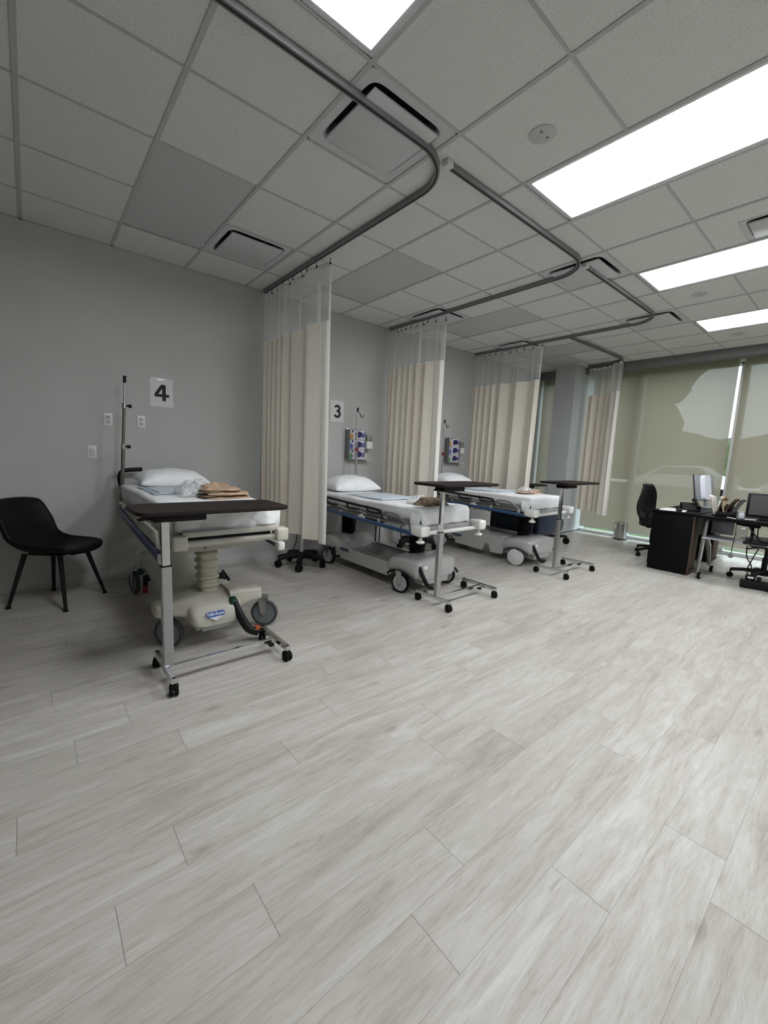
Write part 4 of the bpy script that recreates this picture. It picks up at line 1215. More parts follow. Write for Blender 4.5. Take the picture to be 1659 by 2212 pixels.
# ------------------------------------------------------------------ black side chair by the wall
def side_chair():
    t = thing('side_chair', (0.125, 4.255, 0), 'black upholstered shell chair against the wall at the left edge', 'chair', None, math.atan2(-0.653, 0.757) + PI / 2)
    # local: faces -y
    prof = [(0.39, 0.835, 1.04), (0.325, 0.72, 1.08), (0.262, 0.61, 1.10), (0.202, 0.51, 1.10), (0.135, 0.448, 1.07), (0.05, 0.428, 1.03), (-0.06, 0.44, 1.02), (-0.17, 0.452, 1.0), (-0.235, 0.452, 0.93), (-0.262, 0.44, 0.80), (-0.268, 0.424, 0.62)]
    pp = smooth_path([(0, y, z) for y, z, w in prof], 4)
    ww = smooth_path([(w, 0, 0) for y, z, w in prof], 4)
    n = len(pp) - 1
    def f(u, v):
        i = min(int(round(v * n)), n)
        p, w = pp[i], ww[i].x
        a = 2 * u - 1
        back = max(0, min(1, (p.z - 0.46) / 0.2))
        seat = 1 - back
        x = a * 0.235 * w * (1 - 0.06 * abs(a) ** 6)
        curve = a * a
        y = p.y - back * 0.085 * curve
        z = p.z + seat * 0.085 * abs(a) ** 2.6 * (0.2 + 0.8 * max(0, min(1, (p.y + 0.27) / 0.35))) + back * 0.0
        if v < 0.03: z -= 0.025 * abs(a) ** 4
        return (x, y, z)
    m = MB(); m.grid(f, 18, n)
    m.build('seat_shell', 'blackleather', t, thick=0.042, subsurf=1, angle=180)
    m = MB()
    m.box((0, -0.005, 0.416), (0.26, 0.26, 0.016), 0.004)
    m.build('under_frame', 'blackmetal', t)
    for sx in (-1, 1):
        for sy in (-1, 1):
            m = MB(); m.tube([(sx * 0.14, sy * 0.14, 0.42), (sx * 0.224, sy * 0.226, 0.006)], [0.019, 0.012], 12)
            lg = m.build('leg', 'blackmetal', t)
            m = MB(); m.lathe([(0.001, 0), (0.018, 0.0), (0.018, 0.008), (0.012, 0.016)], (sx * 0.224, sy * 0.226, 0.0), 'Z', 14); m.build('foot_glide', 'rubber', lg)
    return t
side_chair()

# ------------------------------------------------------------------ wall things
def sign(x, z, ch, label):
    t = thing('paper_sign', (x, WALL_Y, z), label, 'sign', 'paper bed number signs')
    m = MB(); m.box((0, -0.0015, 0), (0.205, 0.0015, 0.272)); m.build('sheet', 'paper', t, smooth=False)
    m = MB()
    ux, uz = (1, 0, 0), (0, 0, 1)
    if ch == '4':
        outer = [(0.018, 0.075), (0.037, 0.075), (0.037, -0.018), (0.066, -0.018), (0.066, -0.043), (0.037, -0.043), (0.037, -0.08), (0.004, -0.08), (0.004, -0.043), (-0.064, -0.043), (-0.064, -0.016)]
        # a 4 with its open counter: drawn as three strokes
        m.prism([(0.004, 0.075), (0.037, 0.075), (0.037, -0.08), (0.004, -0.08)], (0, -0.003, 0), ux, uz, 0.0006)
        m.prism([(-0.064, -0.043), (0.066, -0.043), (0.066, -0.016), (-0.064, -0.016)], (0, -0.0031, 0), ux, uz, 0.0006)
        m.prism([(-0.064, -0.016), (-0.030, -0.016), (0.006, 0.040), (0.006, 0.075), (-0.004, 0.075)], (0, -0.0032, 0), ux, uz, 0.0006)
    else:
        def stroke(pts, w, y):
            L, Rr_ = [], []
            P = [Vector((p[0], p[1])) for p in pts]
            for i, p in enumerate(P):
                tt = (P[min(i + 1, len(P) - 1)] - P[max(i - 1, 0)]).normalized()
                nn = Vector((-tt.y, tt.x)) * w / 2
                L.append(p + nn); Rr_.append(p - nn)
            for i in range(len(P) - 1):
                q = [L[i], L[i + 1], Rr_[i + 1], Rr_[i]]
                m.prism([(v.x, v.y) for v in q], (0, y, 0), ux, uz, 0.0006)
        up = [(0.034 * math.cos(a), 0.037 + 0.031 * math.sin(a)) for a in [math.radians(165 - k * 14.5) for k in range(18)]]
        lo = [(0.040 * math.cos(a), -0.034 + 0.036 * math.sin(a)) for a in [math.radians(85 - k * 14.5) for k in range(18)]]
        stroke(up, 0.031, -0.0030); stroke(lo, 0.032, -0.0032)
        m.prism([(-0.012, -0.008), (0.006, -0.008), (0.006, 0.016), (-0.012, 0.016)], (0, -0.0034, 0), ux, uz, 0.0006)
    m.build('numeral', 'ink', t, smooth=False)
    if ch == '4':
        m = MB(); m.prism([(-0.05, 0.134), (0.03, 0.134), (0.016, 0.116), (-0.034, 0.112)], (0, -0.0034, 0), ux, uz, 0.0006); m.build('tape', 'tape', t, smooth=False)
    return t
sign(1.028, 1.823, '4', 'white paper sign with a bold black 4 above the cream bed')
sign(3.090, 1.845, '3', 'white paper sign with a black 3, partly behind the nearest curtain')

def outlet(x, z, label):
    t = thing('power_outlet', (x, WALL_Y, z), label, 'power outlet', 'wall power outlets')
    m = MB(); m.box((0, -0.003, 0), (0.072, 0.006, 0.117), 0.003); m.build('cover_plate', 'plate', t)
    for s in (-1, 1):
        m = MB(); m.prism(sq(0.0165, 0.0135, 3.5, 20), (0, -0.006, s * 0.0205), (1, 0, 0), (0, 0, 1), 0.002); r = m.build('receptacle', 'plategap', t)
        m = MB()
        for dx in (-0.0065, 0.0065): m.box((dx, -0.0085, s * 0.0205 + 0.004), (0.0028, 0.0012, 0.009))
        m.box((0, -0.0085, s * 0.0205 - 0.007), (0.006, 0.0012, 0.006))
        m.build('slots', 'ink', r, smooth=False)
    return t
outlet(0.572, 1.526, 'white wall outlet left of the leaning pole of the cream bed')
outlet(0.840, 1.526, 'white wall outlet right of the leaning pole, below sign 4')
t = thing('light_switch', (0.437, WALL_Y, 1.222), 'white rocker switch on the wall between chair and cream bed', 'light switch')
m = MB(); m.box((0, -0.003, 0), (0.074, 0.006, 0.118), 0.003); m.build('cover_plate', 'plate', t)
m = MB(); m.box((0, -0.0075, 0), (0.034, 0.006, 0.066), 0.002, Matrix.Rotation(0.05, 4, 'X')); m.build('rocker', 'plategap', t)

def glove_station(x, z, where, first):
    """rack, three cartons, wall dispenser and its pump bottle"""
    w, h, d = 0.25, 0.128, 0.098
    t = thing('glove_box_rack', (x, WALL_Y, z), 'clear wall rack holding three glove cartons %s' % where, 'rack', 'wall racks of glove cartons')
    m = MB()
    m.box((w / 2, -0.003, 0.2), (w + 0.02, 0.006, 0.41), 0.002)
    m.box((w / 2, -0.055, -0.004), (w + 0.02, 0.11, 0.006), 0.002)
    m.box((w + 0.008, -0.055, 0.19), (0.004, 0.11, 0.39), 0.001)
    m.build('rack_frame', 'clearplastic', t)
    m = MB(); m.box((-0.008, -0.055, 0.195), (0.004, 0.11, 0.40), 0.001); m.build('side_plate', 'rackgrey', t)
    for k, (row, acc) in enumerate((('bottom', 'boxgreen'), ('middle', 'boxblue'), ('top', 'boxorange'))):
        zb = z + 0.001 + k * (h + 0.002)
        g = thing('glove_box', (x + w / 2, WALL_Y - 0.007, zb), '%s glove carton in the rack %s' % (row, where), 'glove carton', 'glove cartons in the wall racks')
        m = MB(); m.box((0, -d / 2, h / 2), (w - 0.004, d, h - 0.004), 0.002); m.build('carton', 'boxwhite', g)
        m = MB(); m.prism(sq(0.058, 0.040, 2.4, 28), (0.015, -d - 0.0002, h * 0.54), (1, 0, 0), (0, 0, 1), 0.0008)
        m.prism([(-0.035, 0.0), (-0.002, -0.02), (-0.012, -0.05), (-0.04, -0.052)], (0.0, -d - 0.0004, h * 0.54), (1, 0, 0), (0, 0, 1), 0.0008); m.build('dispensing_slot', 'boxnavy', g)
        m = MB(); m.prism([(0.082, 0.02), (0.122, 0.045), (0.122, 0.125), (0.105, 0.09), (0.076, 0.095), (0.07, 0.05)], (0, -d - 0.0002, 0), (1, 0, 0), (0, 0, 1), 0.0008); m.build('violet_print', 'boxviolet', g)
        m = MB(); m.prism([(-0.122, 0.004), (-0.085, 0.012), (-0.07, 0.05), (-0.10, 0.085), (-0.122, 0.075)], (0, -d - 0.0002, 0), (1, 0, 0), (0, 0, 1), 0.0008); m.build('corner_print', acc, g)
        m = MB(); m.box((-0.085, -d - 0.0004, h - 0.022), (0.026, 0.001, 0.026)); m.box((-0.085, -d - 0.001, h - 0.022), (0.010, 0.001, 0.010)); m.build('square_mark', 'boxnavy', g, smooth=False)
    s = thing('sanitizer_dispenser', (x + w + 0.075, WALL_Y, z + 0.0), 'white hand sanitizer dispenser beside the rack %s' % where, 'dispenser', 'wall hand sanitizer dispensers')
    m = MB(); m.box((0, -0.004, 0.17), (0.10, 0.008, 0.34), 0.003); m.build('back_plate', 'clearplastic', s)
    m = MB(); m.box((0.01, -0.055, 0.20), (0.10, 0.10, 0.10), 0.012); m.build('pump_body', 'whiteplastic', s)
    m = MB(); m.box((0.01, -0.055, 0.295), (0.088, 0.085, 0.09), 0.01); m.build('refill_bottle', 'clearplastic', s)
    m = MB(); m.box((0.015, -0.055, 0.29), (0.04, 0.05, 0.05), 0.01); m.build('pump_core', 'wheel', s)
    m = MB(); m.box((-0.01, -0.06, -0.002), (0.10, 0.12, 0.008), 0.003); m.box((-0.01, -0.012, 0.045), (0.085, 0.012, 0.09), 0.003); m.build('drip_tray', 'whiteplastic', s)
glove_station(3.235, 1.232, 'above the bed marked 3', True)
glove_station(5.205, 1.232, 'between second and third curtains', False)

# ------------------------------------------------------------------ rolling stands behind the curtains
def star_base(t, r, z_hub, n=5, rot=0.0, arm_r=0.022, drop=0.05, wheel_r=0.03, mat_key='black'):
    m = MB(); m.lathe([(0.001, z_hub - 0.04), (0.05, z_hub - 0.04), (0.055, z_hub), (0.04, z_hub + 0.03), (0.001, z_hub + 0.03)], (0, 0, 0), 'Z', 20); m.build('hub', mat_key, t)
    for k in range(n):
        a = rot + 2 * PI * k / n
        dx, dy = math.cos(a), math.sin(a)
        m = MB(); m.tube(smooth_path([(dx * 0.03, dy * 0.03, z_hub), (dx * r * 0.6, dy * r * 0.6, z_hub - 0.006), (dx * r, dy * r, z_hub - drop * 0.55)], 4), [arm_r * 1.2] * 4 + [arm_r] * 5, 10)
        lg = m.build('leg', mat_key, t)
        m = MB(); m.cyl((dx * r, dy * r, z_hub - drop * 0.4), (dx * r, dy * r, wheel_r), 0.008, seg=8)
        q = Matrix.Translation(Vector((dx * r, dy * r, wheel_r))) @ Matrix.Rotation(a + 0.7, 4, 'Z')
        for s in (-1, 1):
            wb = MB(); wb.lathe([(0.002, -0.010), (wheel_r * 0.8, -0.010), (wheel_r, -0.004), (wheel_r, 0.004), (wheel_r * 0.8, 0.010), (0.002, 0.010)], (s * 0.014, 0, 0), 'X', 18)
            wb.bm.transform(q); me = bpy.data.meshes.new('t'); wb.bm.to_mesh(me); wb.bm.free(); m.bm.from_mesh(me); bpy.data.meshes.remove(me)
        m.build('caster', 'rubber', lg)
def rolling_stand(loc, label, rot, basket):
    t = thing('rolling_stand', loc, label, 'stand', 'rolling equipment stands')
    star_base(t, 0.26, 0.135, 5, rot, 0.034, 0.05, 0.042)
    m = MB(); m.cyl((0, 0, 0.13), (0, 0, 1.05), 0.022); m.build('pole', 'wheel', t)
    m = MB(); m.box((0, 0, 1.13), (0.20, 0.10, 0.16), 0.02); m.build('monitor_head', 'wheel', t)
    m = MB(); m.tube(smooth_path([(-0.02, -0.03, 0.9), (-0.09, -0.07, 0.5), (-0.12, -0.09, 0.3), (-0.17, -0.05, 0.16)], 6), 0.005, 6); m.build('cable', 'black', t)
    if basket:
        m = MB(); m.lathe([(0.05, 0.43), (0.075, 0.43), (0.082, 0.52), (0.076, 0.52), (0.07, 0.44), (0.05, 0.44)], (-0.17, 0.09, 0), 'Z', 20); m.bar((-0.1, 0.05, 0.47), (0, 0, 0.47), 0.02, 0.02); m.build('cup_holder', 'greyfolder', t)
    return t
rolling_stand((2.33, 4.18, 0), 'black five-legged rolling stand with grey pole beneath the nearest curtain', 0.35, True)
rolling_stand((4.17, 4.17, 0), 'black five-legged rolling stand behind the bed below sign 3', 0.35, False)

# thin framed visitor chair behind the bed marked 3
t = thing('visitor_chair', (3.58, 4.34, 0), 'black chair with thin wire sled legs behind bed below sign 3', 'chair')
for s in (-1, 1):
    m = MB(); m.tube([(s * 0.22, -0.24, 0.44), (s * 0.23, -0.25, 0.02), (s * 0.23, -0.22, 0.008), (s * 0.23, 0.20, 0.008), (s * 0.23, 0.23, 0.02), (s * 0.22, 0.20, 0.44)], 0.008, 8); m.build('leg', 'blackmetal', t)
m = MB(); m.box((0, -0.02, 0.455), (0.46, 0.46, 0.05), 0.02); m.build('seat', 'black', t)
m = MB(); m.grid(lambda u, v: ((u - 0.5) * 0.44, 0.20 + 0.06 * v - 0.05 * (2 * u - 1) ** 2, 0.48 + 0.30 * v), 10, 8); m.build('backrest', 'black', t, thick=0.02)

# navy recliner behind the farthest bed
t = thing('recliner_chair', (6.05, 3.35, 0), 'navy blue vinyl recliner chair behind the farthest bed', 'chair')
m = MB(); m.box((0.32, 0.02, 0.335), (0.62, 0.22, 0.21), 0.045, Matrix.Rotation(0.18, 4, 'Y'), 3); m.build('foot_rest', 'navy', t)
m = MB(); m.box((-0.36, 0.05, 0.40), (0.66, 0.66, 0.24), 0.05, None, 3); m.build('seat', 'navy', t)
m = MB(); m.box((-0.66, 0.05, 0.62), (0.16, 0.60, 0.34), 0.05, Matrix.Rotation(-0.2, 4, 'Y'), 3); m.build('backrest', 'navy', t)
for s in (-1, 1):
    m = MB(); m.box((-0.36, 0.05 + s * 0.37, 0.44), (0.60, 0.10, 0.36), 0.04, None, 3); m.build('arm', 'navy', t)
m = MB(); m.box((-0.3, 0.05, 0.20), (0.6, 0.5, 0.16), 0.02); m.bar((-0.1, 0.05, 0.17), (0.55, 0.30, 0.13), 0.05, 0.04); m.bar((-0.1, 0.05, 0.17), (0.5, -0.18, 0.13), 0.05, 0.04); m.build('under_frame', 'blackmetal', t)
for x, y in ((0.60, 0.33), (0.52, -0.20), (-0.55, 0.28), (-0.55, -0.2)):
    m = MB(); m.cyl((x, y, 0.14), (x, y, 0.07), 0.010, seg=8); m.lathe([(0.002, -0.018), (0.05, -0.018), (0.055, 0), (0.05, 0.018), (0.002, 0.018)], (x, y, 0.055), 'X', 18); m.build('caster', 'rubber', t)

# waste bin
t = thing('pedal_bin', (7.985, 2.865, 0), 'small round stainless steel pedal bin on the floor below the blind', 'waste bin')
m = MB(); m.lathe([(0.105, 0.012), (0.108, 0.03), (0.108, 0.265), (0.100, 0.27)], (0, 0, 0), 'Z', 32); m.build('body', 'steel', t)
m = MB(); m.lathe([(0.11, 0.265), (0.112, 0.275), (0.108, 0.292), (0.07, 0.305), (0.001, 0.308)], (0, 0, 0), 'Z', 32); m.build('lid', 'steel', t)
m = MB(); m.lathe([(0.001, 0.0), (0.114, 0.0), (0.114, 0.016), (0.10, 0.02)], (0, 0, 0), 'Z', 32); m.build('base_ring', 'black', t)
m = MB(); m.box((-0.12, -0.04, 0.014), (0.06, 0.05, 0.012), 0.004); m.build('pedal', 'black', t)
m = MB(); m.box((-0.085, 0.065, 0.225), (0.012, 0.04, 0.05), 0.003, Matrix.Rotation(-0.65, 4, 'Z')); m.build('front_label', 'whiteplastic', t)

# ------------------------------------------------------------------ desk corner
t = thing('office_desk', (6.06, 1.59, 0), 'black double pedestal desk in front of the blinds', 'desk')
m = MB(); m.box((0.72, 0.0, 0.752), (1.46, 0.48, 0.028), 0.003); m.build('desk_top', 'desk', t)
for x, lab in ((0.16, 0), (1.28, 1)):
    m = MB(); m.box((x, 0.01, 0.375), (0.31, 0.43, 0.72), 0.003); pd = m.build('pedestal', 'desk', t)
    m = MB(); m.box((x, -0.208, 0.385), (0.285, 0.006, 0.62), 0.001); m.build('back_board', 'fibre', pd)
    m = MB(); m.box((x - 0.15, -0.212, 0.37), (0.014, 0.012, 0.72), 0.001); m.box((x, -0.212, 0.045), (0.31, 0.012, 0.012), 0.001); m.build('edge_strips', 'fibre', pd)
    for k, z in enumerate((0.18, 0.42, 0.62)):
        m = MB(); m.box((x, 0.23, z), (0.285, 0.016, 0.22 if k == 0 else 0.17), 0.003); dr = m.build('drawer', 'desk', pd)
        m = MB(); m.box((x, 0.245, z), (0.10, 0.014, 0.012), 0.003); m.build('drawer_handle', 'steel', dr)
m = MB(); m.box((0.72, -0.12, 0.58), (0.80, 0.016, 0.30), 0.002); m.build('modesty_panel', 'desk', t)

def office_chair(loc, rz, label, with_back=True):
    t = thing('office_chair', loc, label, 'office chair', 'black office chairs', rz)
    star_base(t, 0.30, 0.125, 5, 0.3, 0.02, 0.05, 0.03)
    m = MB(); m.cyl((0, 0, 0.12), (0, 0, 0.30), 0.028); m.cyl((0, 0, 0.30), (0, 0, 0.42), 0.018); m.build('gas_column', 'blackmetal', t)
    m = MB(); m.box((0, 0, 0.425), (0.22, 0.26, 0.03), 0.008); m.tube([(0.1, 0, 0.42), (0.27, -0.02, 0.40)], 0.008, 8); m.build('tilt_mechanism', 'black', t)
    rg = []
    for k, z in ((0.86, 0.435), (0.98, 0.450), (1.0, 0.475), (0.96, 0.50), (0.80, 0.512)):
        rg.append([(x * k, y * k, z) for x, y in sq(0.245, 0.24, 3.2, 36)])
    m = MB(); m.rings(rg); m.build('seat', 'black', t, angle=60)
    # curved backrest on a spine; the chair faces -y
    m = MB()
    def bf(u, v):
        a = 2 * u - 1
        w = (0.215 * math.sin(PI * (0.10 + 0.84 * v) ** 0.8) ** 0.45) if True else 0.2
        return (a * w, 0.235 + 0.03 * math.sin(v * 5.2) + 0.09 * v - 0.065 * a * a, 0.50 + 0.54 * v)
    m.grid(bf, 14, 18); m.build('backrest', 'black', t, thick=0.03, angle=120)
    m = MB(); m.tube(smooth_path([(0, 0.12, 0.42), (0, 0.27, 0.44), (0, 0.30, 0.55), (0, 0.29, 0.70)], 5), 0.022, 10); m.build('back_spine', 'black', t)
    for s in (-1, 1):
        m = MB(); m.tube(smooth_path([(s * 0.20, 0.02, 0.44), (s * 0.28, 0.03, 0.46), (s * 0.29, 0.04, 0.58), (s * 0.285, 0.03, 0.66)], 5), 0.015, 8); m.box((s * 0.285, -0.02, 0.675), (0.06, 0.24, 0.028), 0.012); m.build('armrest', 'black', t)
    return t
office_chair((6.98, 1.98, 0), -0.24, 'black mesh-back office chair standing behind the desk')
office_chair((6.55, 0.75, 0), 2.6, 'black office chair under the computer table at the right edge')

# computer table
t = thing('computer_table', (6.05, 1.30, 0), 'black topped computer table with silver legs and lower shelf, right edge', 'table')
m = MB(); m.box((0.28, -0.62, 0.742), (0.62, 1.36, 0.026), 0.005); m.build('table_top', 'desk', t)
m = MB(); m.bar((0.05, -0.02, 0.725), (0.05, -1.2, 0.715), 0.03, 0.03, 0.003); m.bar((0.5, -0.02, 0.71), (0.5, -1.2, 0.71), 0.03, 0.03, 0.003); m.build('under_rails', 'blackmetal', t)
m = MB(); m.box((0.22, -0.62, 0.488), (0.34, 1.22, 0.018), 0.003); m.build('lower_shelf', 'shelf', t)
m = MB(); m.box((0.46, -0.12, 0.60), (0.012, 0.22, 0.18), 0.002); m.build('back_panel', 'shelf', t)
for y in (-0.02, -1.22):
    m = MB(); m.tube([(0.14, y, 0.73), (0.0, y, 0.055)], 0.022, 12); m.build('leg', 'chrome', t)
    m = MB(); m.tube([(0.20, y, 0.49), (0.38, y, 0.36), (0.55, y, 0.09)], [0.024, 0.03, 0.018], 12); m.build('rear_leg', 'steel', t)
    for x, n in ((-0.005, 'caster'), (0.555, 'caster')):
        m = MB(); m.lathe([(0.016, -0.014), (0.036, -0.016), (0.040, -0.006), (0.040, 0.006), (0.036, 0.016), (0.016, 0.014)], (x, y - 0.03, 0.040), 'Y', 20); w_ = m.build('caster', 'rubber', t)
        m = MB(); m.lathe([(0.001, -0.017), (0.026, -0.017), (0.026, 0.017), (0.001, 0.017)], (x, y - 0.03, 0.040), 'Y', 18); m.build('wheel_disc', 'wheel', w_)

# silver monitor on the desk, seen from behind
t = thing('monitor', (7.20, 1.575, 0.768), 'silver backed monitor on the desk, seen from behind', 'monitor', None, -0.17)
tilt = Matrix.Translation(Vector((0, 0, 0.275))) @ Matrix.Rotation(-0.17, 4, 'X')
m = MB(); m.box((0, 0, 0), (0.53, 0.022, 0.35), 0.006); m.bm.transform(tilt); sc_ = m.build('rear_shell', 'monitor', t)
m = MB(); m.box((0, 0.014, 0), (0.54, 0.010, 0.36), 0.003); m.bm.transform(tilt); m.build('screen', 'black', t)
m = MB(); m.rings([[(x, -0.012 - 0.035 * k, 0.0 + z + 0.0) for x, z in [(p[0] * (1 - 0.25 * k), p[1]) for p in sq(0.14 - 0.02 * k, 0.172, 6, 28)]] for k in (0, 0.6, 1)]); m.bm.transform(tilt); m.build('rear_spine', 'monitorpale', sc_)
m = MB(); m.box((0, -0.03, 0.006), (0.24, 0.20, 0.012), 0.004); m.bar((0, -0.05, 0.01), (0, -0.02, 0.24), 0.07, 0.02, 0.004); m.build('stand', 'monitor', t)
# black monitor on the computer table
t = thing('monitor', (6.36, 0.735, 0.756), 'black framed monitor with grey screen on the computer table', 'monitor', None, -PI / 2 + 0.12)
tilt = Matrix.Translation(Vector((0, 0, 0.155))) @ Matrix.Rotation(-0.12, 4, 'X')
m = MB(); m.box((0, 0.0, 0), (0.46, 0.035, 0.275), 0.006); m.bm.transform(tilt); fr = m.build('frame', 'black', t)
m = MB(); m.box((0, -0.0185, 0.006), (0.405, 0.003, 0.225)); m.bm.transform(tilt); m.build('screen', 'screen', t, smooth=False)
m = MB(); m.box((0, 0.03, 0.008), (0.22, 0.18, 0.016), 0.005); m.bar((0, 0.06, 0.01), (0, 0.03, 0.14), 0.08, 0.03, 0.005); m.build('stand', 'black', t)
# desk phone
t = thing('desk_phone', (6.42, 1.52, 0.766), 'black desk phone with a sloping handset near the edge of desk', 'phone', None, 0.5)
m = MB(); m.prism([(-0.10, 0.0), (0.10, 0.0), (0.10, 0.095), (0.06, 0.10), (-0.10, 0.022)], (0, 0.09, 0), (1, 0, 0), (0, 0, 1), 0.18); m.build('phone_body', 'black', t)
m = MB(); m.tube(smooth_path([(-0.115, -0.06, 0.05), (-0.06, -0.06, 0.085), (0.04, -0.06, 0.125), (0.105, -0.06, 0.135)], 5), [0.024] * 3 + [0.016] * 9 + [0.026] * 4, 12); m.build('handset', 'black', t)
m = MB(); m.bar((-0.10, -0.088, 0.028), (0.05, -0.088, 0.098), 0.004, 0.008); m.build('trim_strip', 'steel', t)
m = MB(); m.tube(smooth_path([(0.1, -0.06, 0.12), (0.16, -0.05, 0.08), (0.17, 0.02, 0.02), (0.10, 0.10, 0.006)], 6), 0.004, 6); m.build('cord', 'black', t)
t = thing('keyboard', (6.75, 1.68, 0.766), 'black keyboard lying flat on the desk', 'keyboard', None, 0.1)
m = MB(); m.box((0, 0, 0.010), (0.43, 0.13, 0.016), 0.004); m.build('case', 'black', t)
m = MB(); m.box((0, 0, 0.020), (0.41, 0.11, 0.006), 0.002); m.build('keys', 'blackleather', t)
for k, (x, y, r, lab) in enumerate(((6.17, 1.64, 0.2, 'white sheet of paper at the near corner of the desk'), (6.30, 1.66, -0.25, 'white sheet of paper half under the desk phone'))):
    m = MB(); m.grid(lambda u, v: ((u - 0.5) * 0.21, (v - 0.5) * 0.28, 0.003 + 0.006 * u * u + 0.0005 * k), 8, 8)
    tag(put(m.build('paper_sheet', 'paper', None, thick=0.0008), (x, y, 0.7665 + 0.002 * k), r), lab, 'paper', 'papers on the desk')
m = MB(); m.box((0, 0, 0.016), (0.10, 0.06, 0.032), 0.014, None, 3)
tag(put(m.build('eyeglass_case', 'black', None), (6.12, 1.56, 0.772), 0.4), 'small black case lying on papers at the desk corner', 'case')
m = MB(); m.box((0, 0, 0.03), (0.26, 0.20, 0.06), 0.012)
tag(put(m.build('document_tray', 'black', None), (6.30, 1.12, 0.755), 0.1), 'black document tray on the computer table next to the folders', 'tray')
# file sorter with upright folders

t = thing('file_sorter', (6.30, 1.12, 0.756), 'black file sorter holding upright folders on the computer table', 'file sorter')
m = MB(); m.box((0, 0, 0.006), (0.22, 0.26, 0.012), 0.003); m.build('sorter_base', 'black', t)
for y in (0.075, 0.02, -0.035):
    m = MB(); m.prism([(-0.10, 0.0), (0.10, 0.0), (0.10, 0.13), (-0.02, 0.13), (-0.10, 0.10)], (0, y, 0.01), (1, 0, 0), (0, 0, 1), 0.003); m.build('divider', 'black', t)
def folder(y0, y1, h, key, label, bend=0.0, w=0.24, k=0):
    m = MB()
    def f(u, v, o):
        return ((u - 0.5) * w, (y1 - y0) * v + bend * math.sin(PI * v) + o * (0.6 + v * 2.2), h * v - (0.03 * (u > 0.6) * (v > 0.93)))
    m.grid(lambda u, v: f(u, v, 0.003), 8, 12); m.grid(lambda u, v: f(u, v, -0.003), 8, 12)
    tag(put(m.build('folder', key, None, thick=0.0012, angle=80), (6.30, y0, 0.769)), label, 'folder', 'folders in the file sorter')
folder(1.222, 1.285, 0.225, 'whitefolder', 'leftmost white folder leaning outward in the file sorter')
folder(1.205, 1.155, 0.21, 'brownfolder', 'dark brown folder just right of the white one')
folder(1.130, 1.175, 0.215, 'manila', 'pale manila folder in the middle of the file sorter')
folder(1.120, 1.040, 0.205, 'brownfolder', 'brown curved folder right of the manila one', 0.02)
folder(1.075, 0.985, 0.205, 'greyfolder', 'rightmost grey folder leaning to the right in the file sorter', 0.01)
# small things at the front edge of the table
t = thing('desk_speaker', (6.14, 0.97, 0.756), 'small grey desk speaker between folders and black monitor', 'speaker', None, 0.3)
m = MB(); m.rings([[(x, y, z) for x, y in sq(a, b_, 4, 24)] for a, b_, z in ((0.03, 0.035, 0.0), (0.032, 0.038, 0.03), (0.026, 0.034, 0.085), (0.018, 0.028, 0.092))]); m.build('speaker_body', 'greyfolder', t)
m = MB(); m.box((-0.031, 0, 0.045), (0.004, 0.045, 0.06), 0.002); m.build('grille', 'monitorpale', t)
for x, y, r, lab in ((6.08, 1.045, 0.9, 'white pen lying left of the small grey speaker'), (6.12, 0.885, 2.2, 'white pen lying right of the small grey speaker')):
    t = thing('pen', (x, y, 0.762), lab, 'pen', 'white pens on the computer table', r)
    m = MB(); m.cyl((-0.06, 0, 0), (0.05, 0, 0.0), 0.005, seg=10); m.build('barrel', 'whiteplastic', t)
    m = MB(); m.cyl((0.05, 0, 0), (0.07, 0, 0), 0.005, 0.001, 10); m.build('tip', 'black', t)
# hanging cables below the table
def cable(pts, r, label, end=None):
    m = MB(); m.tube(smooth_path(pts, 6), r, 6)
    o = tag(m.build('cable', 'black', None), label, 'cable', 'cables under the computer table')
    if end:
        e = MB(); e.lathe([(0.001, -0.008), (0.022, -0.006), (0.026, 0), (0.022, 0.006), (0.001, 0.008)], end, 'X', 18); e.build('cable_end', 'greydark', o)
    return o
cable([(6.07, 0.985, 0.735), (6.05, 0.98, 0.60), (6.05, 0.985, 0.45), (6.05, 0.99, 0.36)], 0.004, 'thin straight cord with round end hanging by the lower shelf', (6.05, 0.99, 0.335))
cable([(6.10, 0.90, 0.735), (6.06, 0.84, 0.64), (6.05, 0.76, 0.55), (6.05, 0.70, 0.53), (6.06, 0.65, 0.60), (6.10, 0.64, 0.72)], 0.008, 'thick black cable looping below the computer table top')
cable([(6.12, 0.80, 0.735), (6.07, 0.79, 0.60), (6.06, 0.75, 0.53), (6.06, 0.69, 0.56), (6.08, 0.68, 0.70)], 0.006, 'shorter black cable loop below the table top')
cable([(6.06, 0.86, 0.475), (6.04, 0.85, 0.36), (6.05, 0.80, 0.26), (6.08, 0.79, 0.14)], 0.006, 'black cable dropping from the shelf to the power strip')
cable([(6.06, 0.76, 0.475), (6.03, 0.80, 0.33), (6.06, 0.83, 0.2), (6.10, 0.80, 0.11)], 0.006, 'black cable crossing behind it down to the power strip')
cable([(6.12, 0.73, 0.10), (6.10, 0.70, 0.02), (6.06, 0.62, 0.006), (6.02, 0.50, 0.006)], 0.006, 'black cable trailing on the floor from the power strip')
t = thing('power_strip', (6.11, 0.755, 0), 'black power strip box with plugs on the floor under the table', 'power strip', None, 0.22)
m = MB(); m.box((0, 0, 0.045), (0.10, 0.25, 0.09), 0.008); m.build('strip_body', 'black', t)
for y, h in ((0.07, 0.06), (0.02, 0.09), (-0.03, 0.05)):
    m = MB(); m.box((0, y, 0.09 + h / 2), (0.045, 0.035, h), 0.006); m.build('plug', 'black', t)
m = MB(); m.box((-0.03, 0.045, 0.125), (0.006, 0.05, 0.02), 0.002); m.build('plug_label', 'whiteplastic', t)
